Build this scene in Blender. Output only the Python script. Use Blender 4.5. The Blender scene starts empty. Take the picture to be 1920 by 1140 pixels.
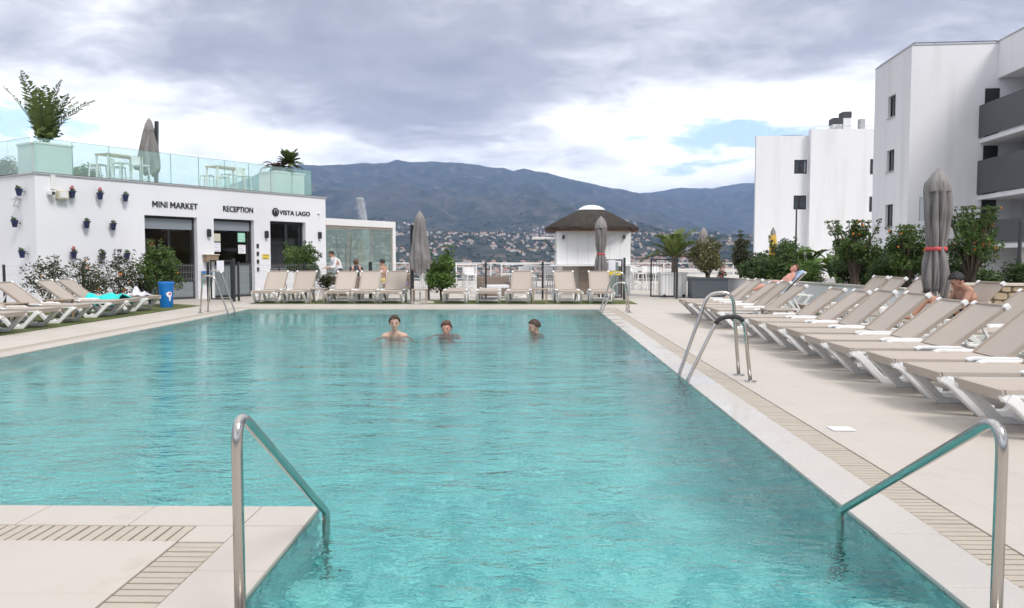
import bpy, bmesh, math, random
import numpy as np
from mathutils import Vector, Matrix, Euler
rad = math.radians
random.seed(7)
RNG = np.random.default_rng(11)
scene = bpy.context.scene
COL = scene.collection

# ------------------------------------------------------------------ camera
cam_d = bpy.data.cameras.new('camera')
cam_d.sensor_width = 36.0
cam_d.lens = 28.0
cam_d.clip_start = 0.05
cam_d.clip_end = 60000
cam = bpy.data.objects.new('camera', cam_d)
COL.objects.link(cam)
cam.location = (0, 0, 1.3)
cam.rotation_euler = (rad(90 - 3.2585), 0, rad(0.958))
scene.camera = cam

# ------------------------------------------------------------------ world: broken cloud over a clear sky
SUN_EL, SUN_AZ = rad(48), rad(140)      # azimuth measured clockwise from +Y (view direction)
world = bpy.data.worlds.new('World')
scene.world = world
world.use_nodes = True
wn, wl = world.node_tree.nodes, world.node_tree.links
wn.clear()
def W(t, **kw):
    n = wn.new(t)
    for k, v in kw.items():
        setattr(n, k, v)
    return n
def wmath(op, a, b=None, c=None, clamp=False):
    n = W('ShaderNodeMath', operation=op, use_clamp=clamp)
    for i, v in enumerate((a, b, c)):
        if v is None: continue
        if isinstance(v, (int, float)): n.inputs[i].default_value = v
        else: wl.new(v, n.inputs[i])
    return n.outputs[0]
def wramp(fac, stops, interp='LINEAR'):
    r = W('ShaderNodeValToRGB')
    r.color_ramp.interpolation = interp
    el = r.color_ramp.elements
    while len(el) > 1: el.remove(el[-1])
    el[0].position = stops[0][0]; el[0].color = (*stops[0][1], 1)
    for p, c in stops[1:]:
        e = el.new(p); e.color = (*c, 1)
    wl.new(fac, r.inputs[0])
    return r.outputs[0]
sky = W('ShaderNodeTexSky', sky_type='NISHITA', sun_disc=False)
sky.sun_elevation = SUN_EL
sky.sun_rotation = SUN_AZ
sky.air_density = 1.0; sky.dust_density = 1.5
tc = W('ShaderNodeTexCoord')
sep = W('ShaderNodeSeparateXYZ'); wl.new(tc.outputs['Generated'], sep.inputs[0])
dx, dy, dz = sep.outputs
zc = wmath('MAXIMUM', dz, 0.0)
den = wmath('ADD', zc, 0.16)
comb = W('ShaderNodeCombineXYZ')
wl.new(wmath('DIVIDE', dx, den), comb.inputs[0]); wl.new(wmath('DIVIDE', dy, den), comb.inputs[1])
def wnoise(scale, detail, rough, off, dist=0.0):
    m = W('ShaderNodeMapping'); m.inputs['Location'].default_value = off
    wl.new(comb.outputs[0], m.inputs[0])
    n = W('ShaderNodeTexNoise'); n.noise_dimensions = '3D'
    n.inputs['Scale'].default_value = scale; n.inputs['Detail'].default_value = detail
    n.inputs['Roughness'].default_value = rough; n.inputs['Distortion'].default_value = dist
    wl.new(m.outputs[0], n.inputs['Vector'])
    return n.outputs['Fac']
SKY_OFF = (18.4914, 18.2631, -4.4345)
big = wnoise(0.42, 2.0, 0.55, SKY_OFF)
fine = wnoise(1.5, 8.0, 0.58, (SKY_OFF[0] + 3.1, SKY_OFF[1] - 1.7, SKY_OFF[2] + 0.9), 0.25)
mass = wmath('ADD', wmath('MULTIPLY', big, 0.66), wmath('MULTIPLY', fine, 0.34))
# cloud layers pile up thicker and darker with height above the horizon, everywhere round the sky
lift = W('ShaderNodeMapRange', interpolation_type='SMOOTHSTEP'); wl.new(zc, lift.inputs[0])
lift.inputs[1].default_value = 0.08; lift.inputs[2].default_value = 0.26
lift.inputs[3].default_value = -0.115; lift.inputs[4].default_value = 0.046
puff = wnoise(3.6, 8.0, 0.62, (SKY_OFF[0] - 7.7, SKY_OFF[1] + 2.3, SKY_OFF[2] - 2.0), 0.4)
thick = wmath('ADD', wmath('ADD', mass, lift.outputs[0]), wmath('MULTIPLY', wmath('SUBTRACT', puff, 0.48), 0.25))
ccol = wramp(thick, [(0.34, (1.10, 1.09, 1.07)), (0.425, (0.92, 0.915, 0.905)), (0.475, (0.70, 0.705, 0.725)), (0.53, (0.47, 0.475, 0.505)),
                     (0.60, (0.30, 0.307, 0.35)), (0.70, (0.215, 0.225, 0.27))], 'LINEAR')
cover = W('ShaderNodeMapRange', interpolation_type='SMOOTHSTEP'); wl.new(thick, cover.inputs[0])
cover.inputs[1].default_value = 0.315; cover.inputs[2].default_value = 0.375
skys = W('ShaderNodeMix', data_type='RGBA', blend_type='MULTIPLY'); skys.inputs[0].default_value = 1
wl.new(sky.outputs[0], skys.inputs[6]); skys.inputs[7].default_value = (0.15, 0.147, 0.14, 1)
mixs = W('ShaderNodeMix', data_type='RGBA')
wl.new(cover.outputs[0], mixs.inputs[0]); wl.new(skys.outputs[2], mixs.inputs[6]); wl.new(ccol, mixs.inputs[7])
bg = W('ShaderNodeBackground'); bg.inputs[1].default_value = 1.0
wl.new(mixs.outputs[2], bg.inputs[0])
wo = W('ShaderNodeOutputWorld'); wl.new(bg.outputs[0], wo.inputs[0])
world.cycles.sampling_method = 'MANUAL'
world.cycles.sample_map_resolution = 512

# ------------------------------------------------------------------ sun behind thin cloud
sun_d = bpy.data.lights.new('sun', 'SUN')
sun_d.energy = 1.4; sun_d.angle = rad(20); sun_d.color = (1.0, 0.955, 0.9)
sun = bpy.data.objects.new('sun', sun_d); COL.objects.link(sun)
sv = Vector((math.sin(SUN_AZ) * math.cos(SUN_EL), math.cos(SUN_AZ) * math.cos(SUN_EL), math.sin(SUN_EL)))
sun.rotation_euler = sv.to_track_quat('Z', 'Y').to_euler()
sun.location = sv * 60

# ------------------------------------------------------------------ exposure and render settings
scene.view_settings.view_transform = 'Standard'
scene.view_settings.look = 'None'
scene.view_settings.exposure = 1.0
scene.view_settings.gamma = 1.0
scene.view_settings.use_curve_mapping = False
scene.render.engine = 'CYCLES'
cy = scene.cycles
cy.use_denoising = True
try: cy.denoiser = 'OPENIMAGEDENOISE'
except Exception: pass
cy.max_bounces = 8; cy.diffuse_bounces = 3; cy.glossy_bounces = 3
cy.transmission_bounces = 6; cy.transparent_max_bounces = 24; cy.volume_bounces = 0
cy.sample_clamp_indirect = 6.0
cy.caustics_reflective = False; cy.caustics_refractive = True
cy.use_adaptive_sampling = True; cy.adaptive_threshold = 0.02

# ================================================================== materials
MATS = {}
def newmat(name):
    m = bpy.data.materials.new(name); m.use_nodes = True
    nt = m.node_tree; nt.nodes.clear()
    MATS[name] = m
    return m, nt, nt.nodes, nt.links
def mat(name, col, rough=0.6, metal=0.0, var=0.12, vscale=3.0, bump=0.0, bscale=40.0, spec=0.5, col2=None, c2scale=1.0, c2lo=0.45, c2hi=0.6, obj=False, stretch=None):
    """principled surface with noise mottling, an optional second colour in patches, and fine relief"""
    m, nt, N, L = newmat(name)
    out = N.new('ShaderNodeOutputMaterial'); p = N.new('ShaderNodeBsdfPrincipled')
    L.new(p.outputs[0], out.inputs[0])
    tc = N.new('ShaderNodeTexCoord')
    vec = tc.outputs['Object']
    if not obj:
        g = N.new('ShaderNodeNewGeometry'); vec = g.outputs['Position']
    if stretch:
        mp = N.new('ShaderNodeMapping'); mp.inputs['Scale'].default_value = stretch
        L.new(vec, mp.inputs[0]); vec = mp.outputs[0]
    n = N.new('ShaderNodeTexNoise'); n.inputs['Scale'].default_value = vscale; n.inputs['Detail'].default_value = 6
    n.inputs['Roughness'].default_value = 0.6
    L.new(vec, n.inputs['Vector'])
    base = N.new('ShaderNodeMix'); base.data_type = 'RGBA'
    c = np.array(col[:3])
    base.inputs[6].default_value = (*np.clip(c * (1 - var), 0, 1), 1)
    base.inputs[7].default_value = (*np.clip(c * (1 + var), 0, 1), 1)
    L.new(n.outputs['Fac'], base.inputs[0])
    colo = base.outputs[2]
    if col2 is not None:
        n2 = N.new('ShaderNodeTexNoise'); n2.inputs['Scale'].default_value = c2scale; n2.inputs['Detail'].default_value = 5
        L.new(vec, n2.inputs['Vector'])
        mr = N.new('ShaderNodeMapRange'); mr.inputs[1].default_value = c2lo; mr.inputs[2].default_value = c2hi
        L.new(n2.outputs['Fac'], mr.inputs[0])
        mx = N.new('ShaderNodeMix'); mx.data_type = 'RGBA'
        L.new(mr.outputs[0], mx.inputs[0]); L.new(colo, mx.inputs[6]); mx.inputs[7].default_value = (*col2, 1)
        colo = mx.outputs[2]
    L.new(colo, p.inputs['Base Color'])
    p.inputs['Roughness'].default_value = rough
    p.inputs['Metallic'].default_value = metal
    p.inputs['Specular IOR Level'].default_value = spec
    if bump > 0:
        nb = N.new('ShaderNodeTexNoise'); nb.inputs['Scale'].default_value = bscale; nb.inputs['Detail'].default_value = 4
        L.new(vec, nb.inputs['Vector'])
        b = N.new('ShaderNodeBump'); b.inputs['Strength'].default_value = bump; b.inputs['Distance'].default_value = 0.01
        L.new(nb.outputs['Fac'], b.inputs['Height']); L.new(b.outputs[0], p.inputs['Normal'])
    return m
def glassmat(name, tint, ior=1.45, trans=1.0, rough=0.0, milky=None, milk=0.0):
    m, nt, N, L = newmat(name)
    out = N.new('ShaderNodeOutputMaterial')
    tr = N.new('ShaderNodeBsdfTransparent'); tr.inputs[0].default_value = (*tint, 1)
    gl = N.new('ShaderNodeBsdfGlossy'); gl.inputs[0].default_value = (0.95, 0.97, 1, 1); gl.inputs['Roughness'].default_value = rough
    fr = N.new('ShaderNodeFresnel'); fr.inputs[0].default_value = ior
    body = tr.outputs[0]
    if milky:
        df = N.new('ShaderNodeBsdfDiffuse'); df.inputs[0].default_value = (*milky, 1)
        mm = N.new('ShaderNodeMixShader'); mm.inputs[0].default_value = milk
        L.new(tr.outputs[0], mm.inputs[1]); L.new(df.outputs[0], mm.inputs[2]); body = mm.outputs[0]
    mx = N.new('ShaderNodeMixShader')
    # thin sheet: mirror only on the side where the light enters, nothing on the way out
    ge = N.new('ShaderNodeNewGeometry'); inv = N.new('ShaderNodeMath'); inv.operation = 'SUBTRACT'; inv.inputs[0].default_value = 1.0
    L.new(ge.outputs['Backfacing'], inv.inputs[1]); mu = N.new('ShaderNodeMath'); mu.operation = 'MULTIPLY'
    L.new(inv.outputs[0], mu.inputs[0]); L.new(fr.outputs[0], mu.inputs[1])
    L.new(mu.outputs[0], mx.inputs[0]); L.new(body, mx.inputs[1]); L.new(gl.outputs[0], mx.inputs[2])
    L.new(mx.outputs[0], out.inputs[0])
    return m
def leafmat(name, dark, light, rough=0.55, transl=0.25):
    m, nt, N, L = newmat(name)
    out = N.new('ShaderNodeOutputMaterial')
    at = N.new('ShaderNodeAttribute'); at.attribute_name = 'tint'
    mx = N.new('ShaderNodeMix'); mx.data_type = 'RGBA'
    mx.inputs[6].default_value = (*dark, 1); mx.inputs[7].default_value = (*light, 1)
    L.new(at.outputs['Fac'], mx.inputs[0])
    p = N.new('ShaderNodeBsdfPrincipled'); p.inputs['Roughness'].default_value = rough
    L.new(mx.outputs[2], p.inputs['Base Color'])
    t = N.new('ShaderNodeBsdfTranslucent'); L.new(mx.outputs[2], t.inputs[0])
    ms = N.new('ShaderNodeMixShader'); ms.inputs[0].default_value = transl
    L.new(p.outputs[0], ms.inputs[1]); L.new(t.outputs[0], ms.inputs[2]); L.new(ms.outputs[0], out.inputs[0])
    return m

mat('white_wall', (0.80, 0.81, 0.84), 0.75, var=0.035, vscale=0.8, bump=0.15, bscale=30, spec=0.3, col2=(0.74, 0.75, 0.78), c2scale=0.35, c2lo=0.5, c2hi=0.75)
mat('white_block', (0.79, 0.79, 0.81), 0.8, var=0.05, vscale=0.5, bump=0.12, bscale=12, spec=0.3, col2=(0.68, 0.675, 0.67), c2scale=1.3, c2lo=0.52, c2hi=0.85, stretch=(1.0, 1.0, 0.10))
mat('white_paint', (0.80, 0.80, 0.80), 0.45, var=0.04, vscale=6)
mat('white_plastic', (0.78, 0.78, 0.77), 0.38, var=0.06, vscale=9, col2=(0.66, 0.65, 0.62), c2scale=5, c2lo=0.55, c2hi=0.8)
mat('cap_grey', (0.45, 0.45, 0.46), 0.6, var=0.1)
mat('black_frame', (0.025, 0.027, 0.03), 0.45, var=0.2)
mat('dark_metal', (0.05, 0.055, 0.06), 0.5, var=0.2)
mat('balcony_grey', (0.075, 0.083, 0.088), 0.55, var=0.12, vscale=0.6)
mat('grey_fabric', (0.215, 0.20, 0.195), 0.9, var=0.16, vscale=5, bump=0.3, bscale=70, col2=(0.15, 0.14, 0.137), c2scale=3, c2lo=0.5, c2hi=0.75)
mat('umbrella_top', (0.26, 0.245, 0.235), 0.9, var=0.1, bump=0.2)
mat('red_strap', (0.55, 0.08, 0.08), 0.7)
mat('steel', (0.50, 0.475, 0.45), 0.2, metal=1.0, var=0.06, vscale=14)
mat('rubber', (0.02, 0.02, 0.022), 0.6)
mat('letter_black', (0.012, 0.013, 0.016), 0.5)
mat('pot_blue', (0.02, 0.026, 0.085), 0.35, var=0.15, vscale=10)
mat('pink_petal', (0.75, 0.22, 0.25), 0.6, var=0.25, vscale=30)
mat('orange_petal', (0.85, 0.26, 0.06), 0.6, var=0.25, vscale=20)
mat('beige_plastic', (0.62, 0.58, 0.45), 0.5)
mat('bin_blue', (0.008, 0.17, 0.52), 0.35, var=0.08)
mat('sticker', (0.82, 0.82, 0.85), 0.4)
mat('sticker_pink', (0.7, 0.14, 0.28), 0.4)
mat('paper', (0.80, 0.80, 0.86), 0.7, var=0.03)
mat('paper_green', (0.28, 0.62, 0.45), 0.7)
mat('paper_yellow', (0.75, 0.58, 0.08), 0.6)
mat('wood_brown', (0.30, 0.22, 0.15), 0.6, var=0.25, vscale=4, stretch=(1, 8, 8), bump=0.2)
mat('wood_light', (0.52, 0.40, 0.27), 0.55, var=0.2, vscale=4, stretch=(1, 8, 8))
mat('taupe_plastic', (0.36, 0.30, 0.25), 0.5, var=0.1)
mat('wicker', (0.20, 0.145, 0.11), 0.8, var=0.35, vscale=60, bump=0.5, bscale=90)
mat('planter_grey', (0.075, 0.09, 0.105), 0.5, var=0.12, vscale=2)
mat('soil', (0.09, 0.065, 0.045), 0.95, var=0.3, vscale=8, bump=0.6)
mat('bark', (0.10, 0.075, 0.055), 0.9, var=0.3, vscale=18, bump=0.6, stretch=(1, 1, 0.25))
mat('palm_trunk', (0.20, 0.14, 0.09), 0.9, var=0.35, vscale=14, bump=0.7)
mat('stone', (0.42, 0.33, 0.22), 0.9, var=0.3, vscale=7, bump=0.7, bscale=25, col2=(0.30, 0.25, 0.2), c2scale=2.2, c2lo=0.45, c2hi=0.65)
mat('stone_cap', (0.60, 0.54, 0.45), 0.85, var=0.15)
mat('mortar', (0.22, 0.19, 0.15), 0.95, var=0.2)
mat('thatch', (0.055, 0.047, 0.04), 0.95, var=0.6, vscale=14, bump=0.9, bscale=40, stretch=(1, 1, 0.3), spec=0.1)
mat('reed', (0.08, 0.073, 0.066), 0.95, var=0.6, vscale=20, spec=0.1)
mat('teal_cloth', (0.01, 0.11, 0.13), 0.9)
mat('thatch_edge', (0.12, 0.055, 0.035), 0.95, var=0.4, vscale=30, bump=0.6)
mat('skin', (0.56, 0.34, 0.26), 0.5, var=0.08, vscale=9, col2=(0.60, 0.30, 0.24), c2scale=6, c2lo=0.5, c2hi=0.75)
mat('skin_tan', (0.44, 0.24, 0.16), 0.5, var=0.08, vscale=9)
mat('skin_red', (0.60, 0.28, 0.22), 0.5, var=0.1, vscale=9)
mat('hair_brown', (0.06, 0.036, 0.024), 0.6, var=0.4, vscale=60, bump=0.6, bscale=120)
mat('hair_auburn', (0.11, 0.048, 0.025), 0.6, var=0.4, vscale=60, bump=0.6, bscale=120)
mat('hair_black', (0.014, 0.012, 0.012), 0.55, var=0.4, vscale=60, bump=0.6, bscale=120)
mat('eye_dark', (0.03, 0.025, 0.02), 0.25)
mat('lip', (0.38, 0.14, 0.12), 0.5)
mat('cloth_white', (0.72, 0.73, 0.76), 0.85, var=0.08, vscale=12, bump=0.2)
mat('cloth_black', (0.02, 0.02, 0.024), 0.85, var=0.2, vscale=12, bump=0.2)
mat('cloth_navy', (0.03, 0.045, 0.08), 0.85, var=0.2, vscale=12)
mat('cloth_yellow', (0.72, 0.60, 0.25), 0.85)
mat('cloth_grey', (0.34, 0.33, 0.31), 0.85, var=0.3, vscale=40)
mat('cloth_purple', (0.20, 0.15, 0.30), 0.85, var=0.15)
mat('towel_turquoise', (0.03, 0.62, 0.58), 0.95, var=0.12, vscale=14, bump=0.5, bscale=160)
mat('towel_blue', (0.42, 0.55, 0.72), 0.95, var=0.1, vscale=14, bump=0.5, bscale=160)
mat('towel_print', (0.68, 0.66, 0.70), 0.95, var=0.25, vscale=26, col2=(0.35, 0.3, 0.42), c2scale=22, c2lo=0.55, c2hi=0.6)
mat('yellow_cloth', (0.68, 0.46, 0.09), 0.9, var=0.15)
mat('terracotta', (0.44, 0.21, 0.12), 0.85, var=0.2, vscale=0.2)
mat('far_white', (0.62, 0.60, 0.56), 0.85, var=0.06, vscale=0.05)
mat('far_cream', (0.46, 0.38, 0.29), 0.85, var=0.08, vscale=0.05)
mat('far_ochre', (0.50, 0.31, 0.17), 0.85, var=0.08, vscale=0.05)
mat('far_window', (0.06, 0.07, 0.08), 0.4)
mat('interior_wall', (0.45, 0.36, 0.28), 0.8, var=0.1)
mat('interior_dark', (0.07, 0.065, 0.06), 0.8, var=0.2)
mat('interior_floor', (0.5, 0.46, 0.41), 0.5)
mat('shelf_goods', (0.30, 0.20, 0.16), 0.7, var=0.9, vscale=9, col2=(0.35, 0.38, 0.30), c2scale=6)
mat('frosted', (0.20, 0.235, 0.245), 0.3, var=0.06)
mat('blind_grey', (0.24, 0.27, 0.30), 0.5, var=0.04)
mat('solar', (0.16, 0.19, 0.28), 0.3)
mat('concrete_pale', (0.52, 0.49, 0.44), 0.85, var=0.08, vscale=1.5)
glassmat('glass_green', (0.90, 0.975, 0.955), 1.30, milky=(0.66, 0.86, 0.82), milk=0.15)
glassmat('glass_edge', (0.30, 0.55, 0.50), 1.5, milky=(0.2, 0.42, 0.38), milk=0.5)
glassmat('glass_dark', (0.66, 0.69, 0.70), 1.75)
glassmat('glass_clear', (0.88, 0.94, 0.92), 1.8, milky=(0.55, 0.66, 0.62), milk=0.16)
def bulbmat():
    m, nt, N, L = newmat('bulb_warm')
    out = N.new('ShaderNodeOutputMaterial'); e = N.new('ShaderNodeEmission')
    e.inputs[0].default_value = (1, 0.62, 0.28, 1); e.inputs[1].default_value = 30.0
    L.new(e.outputs[0], out.inputs[0])
bulbmat()
leafmat('leaf_dark', (0.022, 0.05, 0.012), (0.10, 0.165, 0.036))
leafmat('leaf_mid', (0.03, 0.065, 0.013), (0.13, 0.21, 0.045))
leafmat('leaf_bright', (0.04, 0.09, 0.015), (0.15, 0.25, 0.045))
leafmat('leaf_palm', (0.045, 0.08, 0.018), (0.20, 0.26, 0.07))
leafmat('leaf_olive', (0.07, 0.08, 0.03), (0.26, 0.25, 0.12))
leafmat('leaf_dusty', (0.025, 0.035, 0.015), (0.10, 0.11, 0.045))
leafmat('leaf_red', (0.035, 0.018, 0.012), (0.11, 0.05, 0.03))
leafmat('wood_far', (0.020, 0.032, 0.014), (0.055, 0.07, 0.03), 0.9, 0.0)

def taupe_sling():
    m, nt, N, L = newmat('sling_taupe')
    out = N.new('ShaderNodeOutputMaterial'); p = N.new('ShaderNodeBsdfPrincipled'); L.new(p.outputs[0], out.inputs[0])
    tc = N.new('ShaderNodeTexCoord'); n = N.new('ShaderNodeTexNoise'); n.inputs['Scale'].default_value = 5; n.inputs['Detail'].default_value = 6
    L.new(tc.outputs['Object'], n.inputs['Vector'])
    oi = N.new('ShaderNodeObjectInfo')
    mx = N.new('ShaderNodeMix'); mx.data_type = 'RGBA'
    mx.inputs[6].default_value = (0.39, 0.335, 0.285, 1); mx.inputs[7].default_value = (0.49, 0.425, 0.37, 1)
    ad = N.new('ShaderNodeMath'); ad.operation = 'MULTIPLY_ADD'; ad.inputs[1].default_value = 0.6; L.new(oi.outputs['Random'], ad.inputs[0])
    mu = N.new('ShaderNodeMath'); mu.operation = 'MULTIPLY'; mu.inputs[1].default_value = 0.4; L.new(n.outputs['Fac'], mu.inputs[0]); L.new(mu.outputs[0], ad.inputs[2])
    L.new(ad.outputs[0], mx.inputs[0]); L.new(mx.outputs[2], p.inputs['Base Color'])
    p.inputs['Roughness'].default_value = 0.8
    w = N.new('ShaderNodeTexBrick'); w.inputs['Scale'].default_value = 160; L.new(tc.outputs['Object'], w.inputs['Vector'])
    b = N.new('ShaderNodeBump'); b.inputs['Strength'].default_value = 0.15; b.inputs['Distance'].default_value = 0.003
    L.new(w.outputs['Fac'], b.inputs['Height']); L.new(b.outputs[0], p.inputs['Normal'])
taupe_sling()

def deckmat(name, col, wet, joint=(1.2, 0.6), jdark=0.86):
    """large porcelain slabs: thin joints, cloudy tone, scuffs; wet raises gloss in patches"""
    m, nt, N, L = newmat(name)
    out = N.new('ShaderNodeOutputMaterial'); p = N.new('ShaderNodeBsdfPrincipled'); L.new(p.outputs[0], out.inputs[0])
    g = N.new('ShaderNodeNewGeometry')
    n = N.new('ShaderNodeTexNoise'); n.inputs['Scale'].default_value = 0.8; n.inputs['Detail'].default_value = 8; n.inputs['Roughness'].default_value = 0.62
    L.new(g.outputs['Position'], n.inputs['Vector'])
    mx = N.new('ShaderNodeMix'); mx.data_type = 'RGBA'
    c = np.array(col)
    mx.inputs[6].default_value = (*(c * 0.86), 1); mx.inputs[7].default_value = (*np.clip(c * 1.12, 0, 1), 1)
    L.new(n.outputs['Fac'], mx.inputs[0])
    st = N.new('ShaderNodeTexNoise'); st.inputs['Scale'].default_value = 2.6; st.inputs['Detail'].default_value = 7; st.inputs['Roughness'].default_value = 0.7
    L.new(g.outputs['Position'], st.inputs['Vector'])
    sr = N.new('ShaderNodeMapRange'); sr.inputs[1].default_value = 0.58; sr.inputs[2].default_value = 0.76; sr.inputs[4].default_value = 0.5
    L.new(st.outputs['Fac'], sr.inputs[0])
    m3 = N.new('ShaderNodeMix'); m3.data_type = 'RGBA'; m3.inputs[7].default_value = (*(c * np.array([0.72, 0.66, 0.58])), 1)
    L.new(sr.outputs[0], m3.inputs[0]); L.new(mx.outputs[2], m3.inputs[6])
    br = N.new('ShaderNodeTexBrick'); br.offset = 0.0
    br.inputs['Scale'].default_value = 1.0; br.inputs['Brick Width'].default_value = joint[0]; br.inputs['Row Height'].default_value = joint[1]
    br.inputs['Mortar Size'].default_value = 0.003; br.inputs['Mortar Smooth'].default_value = 0.3
    br.inputs['Color1'].default_value = (1, 1, 1, 1); br.inputs['Color2'].default_value = (0.965, 0.96, 0.955, 1); br.inputs['Mortar'].default_value = (jdark, jdark * 0.98, jdark * 0.95, 1)
    L.new(g.outputs['Position'], br.inputs['Vector'])
    mm = N.new('ShaderNodeMix'); mm.data_type = 'RGBA'; mm.blend_type = 'MULTIPLY'; mm.inputs[0].default_value = 1
    L.new(m3.outputs[2], mm.inputs[6]); L.new(br.outputs['Color'], mm.inputs[7])
    L.new(mm.outputs[2], p.inputs['Base Color'])
    wn_ = N.new('ShaderNodeTexNoise'); wn_.inputs['Scale'].default_value = 1.1; wn_.inputs['Detail'].default_value = 4
    L.new(g.outputs['Position'], wn_.inputs['Vector'])
    rr = N.new('ShaderNodeMapRange'); rr.inputs[1].default_value = 0.4; rr.inputs[2].default_value = 0.62
    rr.inputs[3].default_value = wet; rr.inputs[4].default_value = min(0.62, wet + 0.28)
    L.new(wn_.outputs['Fac'], rr.inputs[0]); L.new(rr.outputs[0], p.inputs['Roughness'])
    bn = N.new('ShaderNodeTexNoise'); bn.inputs['Scale'].default_value = 60 if wet > 0.3 else 9; bn.inputs['Detail'].default_value = 5
    L.new(g.outputs['Position'], bn.inputs['Vector'])
    b = N.new('ShaderNodeBump'); b.inputs['Strength'].default_value = 0.08 if wet > 0.3 else 0.12; b.inputs['Distance'].default_value = 0.01
    L.new(bn.outputs['Fac'], b.inputs['Height']); L.new(b.outputs[0], p.inputs['Normal'])
    return m
deckmat('deck_slab', (0.515, 0.47, 0.415), 0.5)
deckmat('coping_dry', (0.50, 0.455, 0.405), 0.55, (50, 50), 1)
deckmat('coping_wet', (0.52, 0.485, 0.44), 0.16, (50, 50), 1)
mat('slat_stone', (0.44, 0.385, 0.315), 0.6, var=0.12, vscale=6, bump=0.2, bscale=60)
mat('channel_dark', (0.09, 0.08, 0.065), 0.9, var=0.2)

def turfmat():
    m, nt, N, L = newmat('turf')
    out = N.new('ShaderNodeOutputMaterial'); p = N.new('ShaderNodeBsdfPrincipled'); L.new(p.outputs[0], out.inputs[0])
    g = N.new('ShaderNodeNewGeometry')
    n = N.new('ShaderNodeTexNoise'); n.inputs['Scale'].default_value = 25; n.inputs['Detail'].default_value = 6
    L.new(g.outputs['Position'], n.inputs['Vector'])
    r = N.new('ShaderNodeValToRGB'); e = r.color_ramp.elements
    e[0].position = 0.3; e[0].color = (0.05, 0.075, 0.018, 1); e[1].position = 0.7; e[1].color = (0.17, 0.20, 0.055, 1)
    L.new(n.outputs['Fac'], r.inputs[0]); L.new(r.outputs[0], p.inputs['Base Color']); p.inputs['Roughness'].default_value = 0.9
    b = N.new('ShaderNodeBump'); b.inputs['Strength'].default_value = 0.8; b.inputs['Distance'].default_value = 0.02
    n2 = N.new('ShaderNodeTexNoise'); n2.inputs['Scale'].default_value = 160; L.new(g.outputs['Position'], n2.inputs['Vector'])
    L.new(n2.outputs['Fac'], b.inputs['Height']); L.new(b.outputs[0], p.inputs['Normal'])
turfmat()

def poolmat():
    m, nt, N, L = newmat('pool_mosaic')
    out = N.new('ShaderNodeOutputMaterial'); p = N.new('ShaderNodeBsdfPrincipled'); L.new(p.outputs[0], out.inputs[0])
    g = N.new('ShaderNodeNewGeometry')
    v = N.new('ShaderNodeTexVoronoi'); v.inputs['Scale'].default_value = 18; L.new(g.outputs['Position'], v.inputs['Vector'])
    n = N.new('ShaderNodeTexNoise'); n.inputs['Scale'].default_value = 3.2; n.inputs['Detail'].default_value = 9; n.inputs['Roughness'].default_value = 0.7
    L.new(g.outputs['Position'], n.inputs['Vector'])
    a = N.new('ShaderNodeMath'); a.operation = 'MULTIPLY_ADD'; a.inputs[1].default_value = 0.25
    sp = N.new('ShaderNodeSeparateColor'); L.new(v.outputs['Color'], sp.inputs[0]); L.new(sp.outputs[0], a.inputs[0])
    s2 = N.new('ShaderNodeMath'); s2.operation = 'MULTIPLY'; s2.inputs[1].default_value = 0.8; L.new(n.outputs['Fac'], s2.inputs[0]); L.new(s2.outputs[0], a.inputs[2])
    r = N.new('ShaderNodeValToRGB'); e = r.color_ramp.elements
    e[0].position = 0.37; e[0].color = (0.045, 0.42, 0.45, 1); e[1].position = 0.66; e[1].color = (0.46, 0.95, 0.90, 1)
    L.new(a.outputs[0], r.inputs[0]); L.new(r.outputs[0], p.inputs['Base Color']); p.inputs['Roughness'].default_value = 0.5
poolmat()

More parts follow.
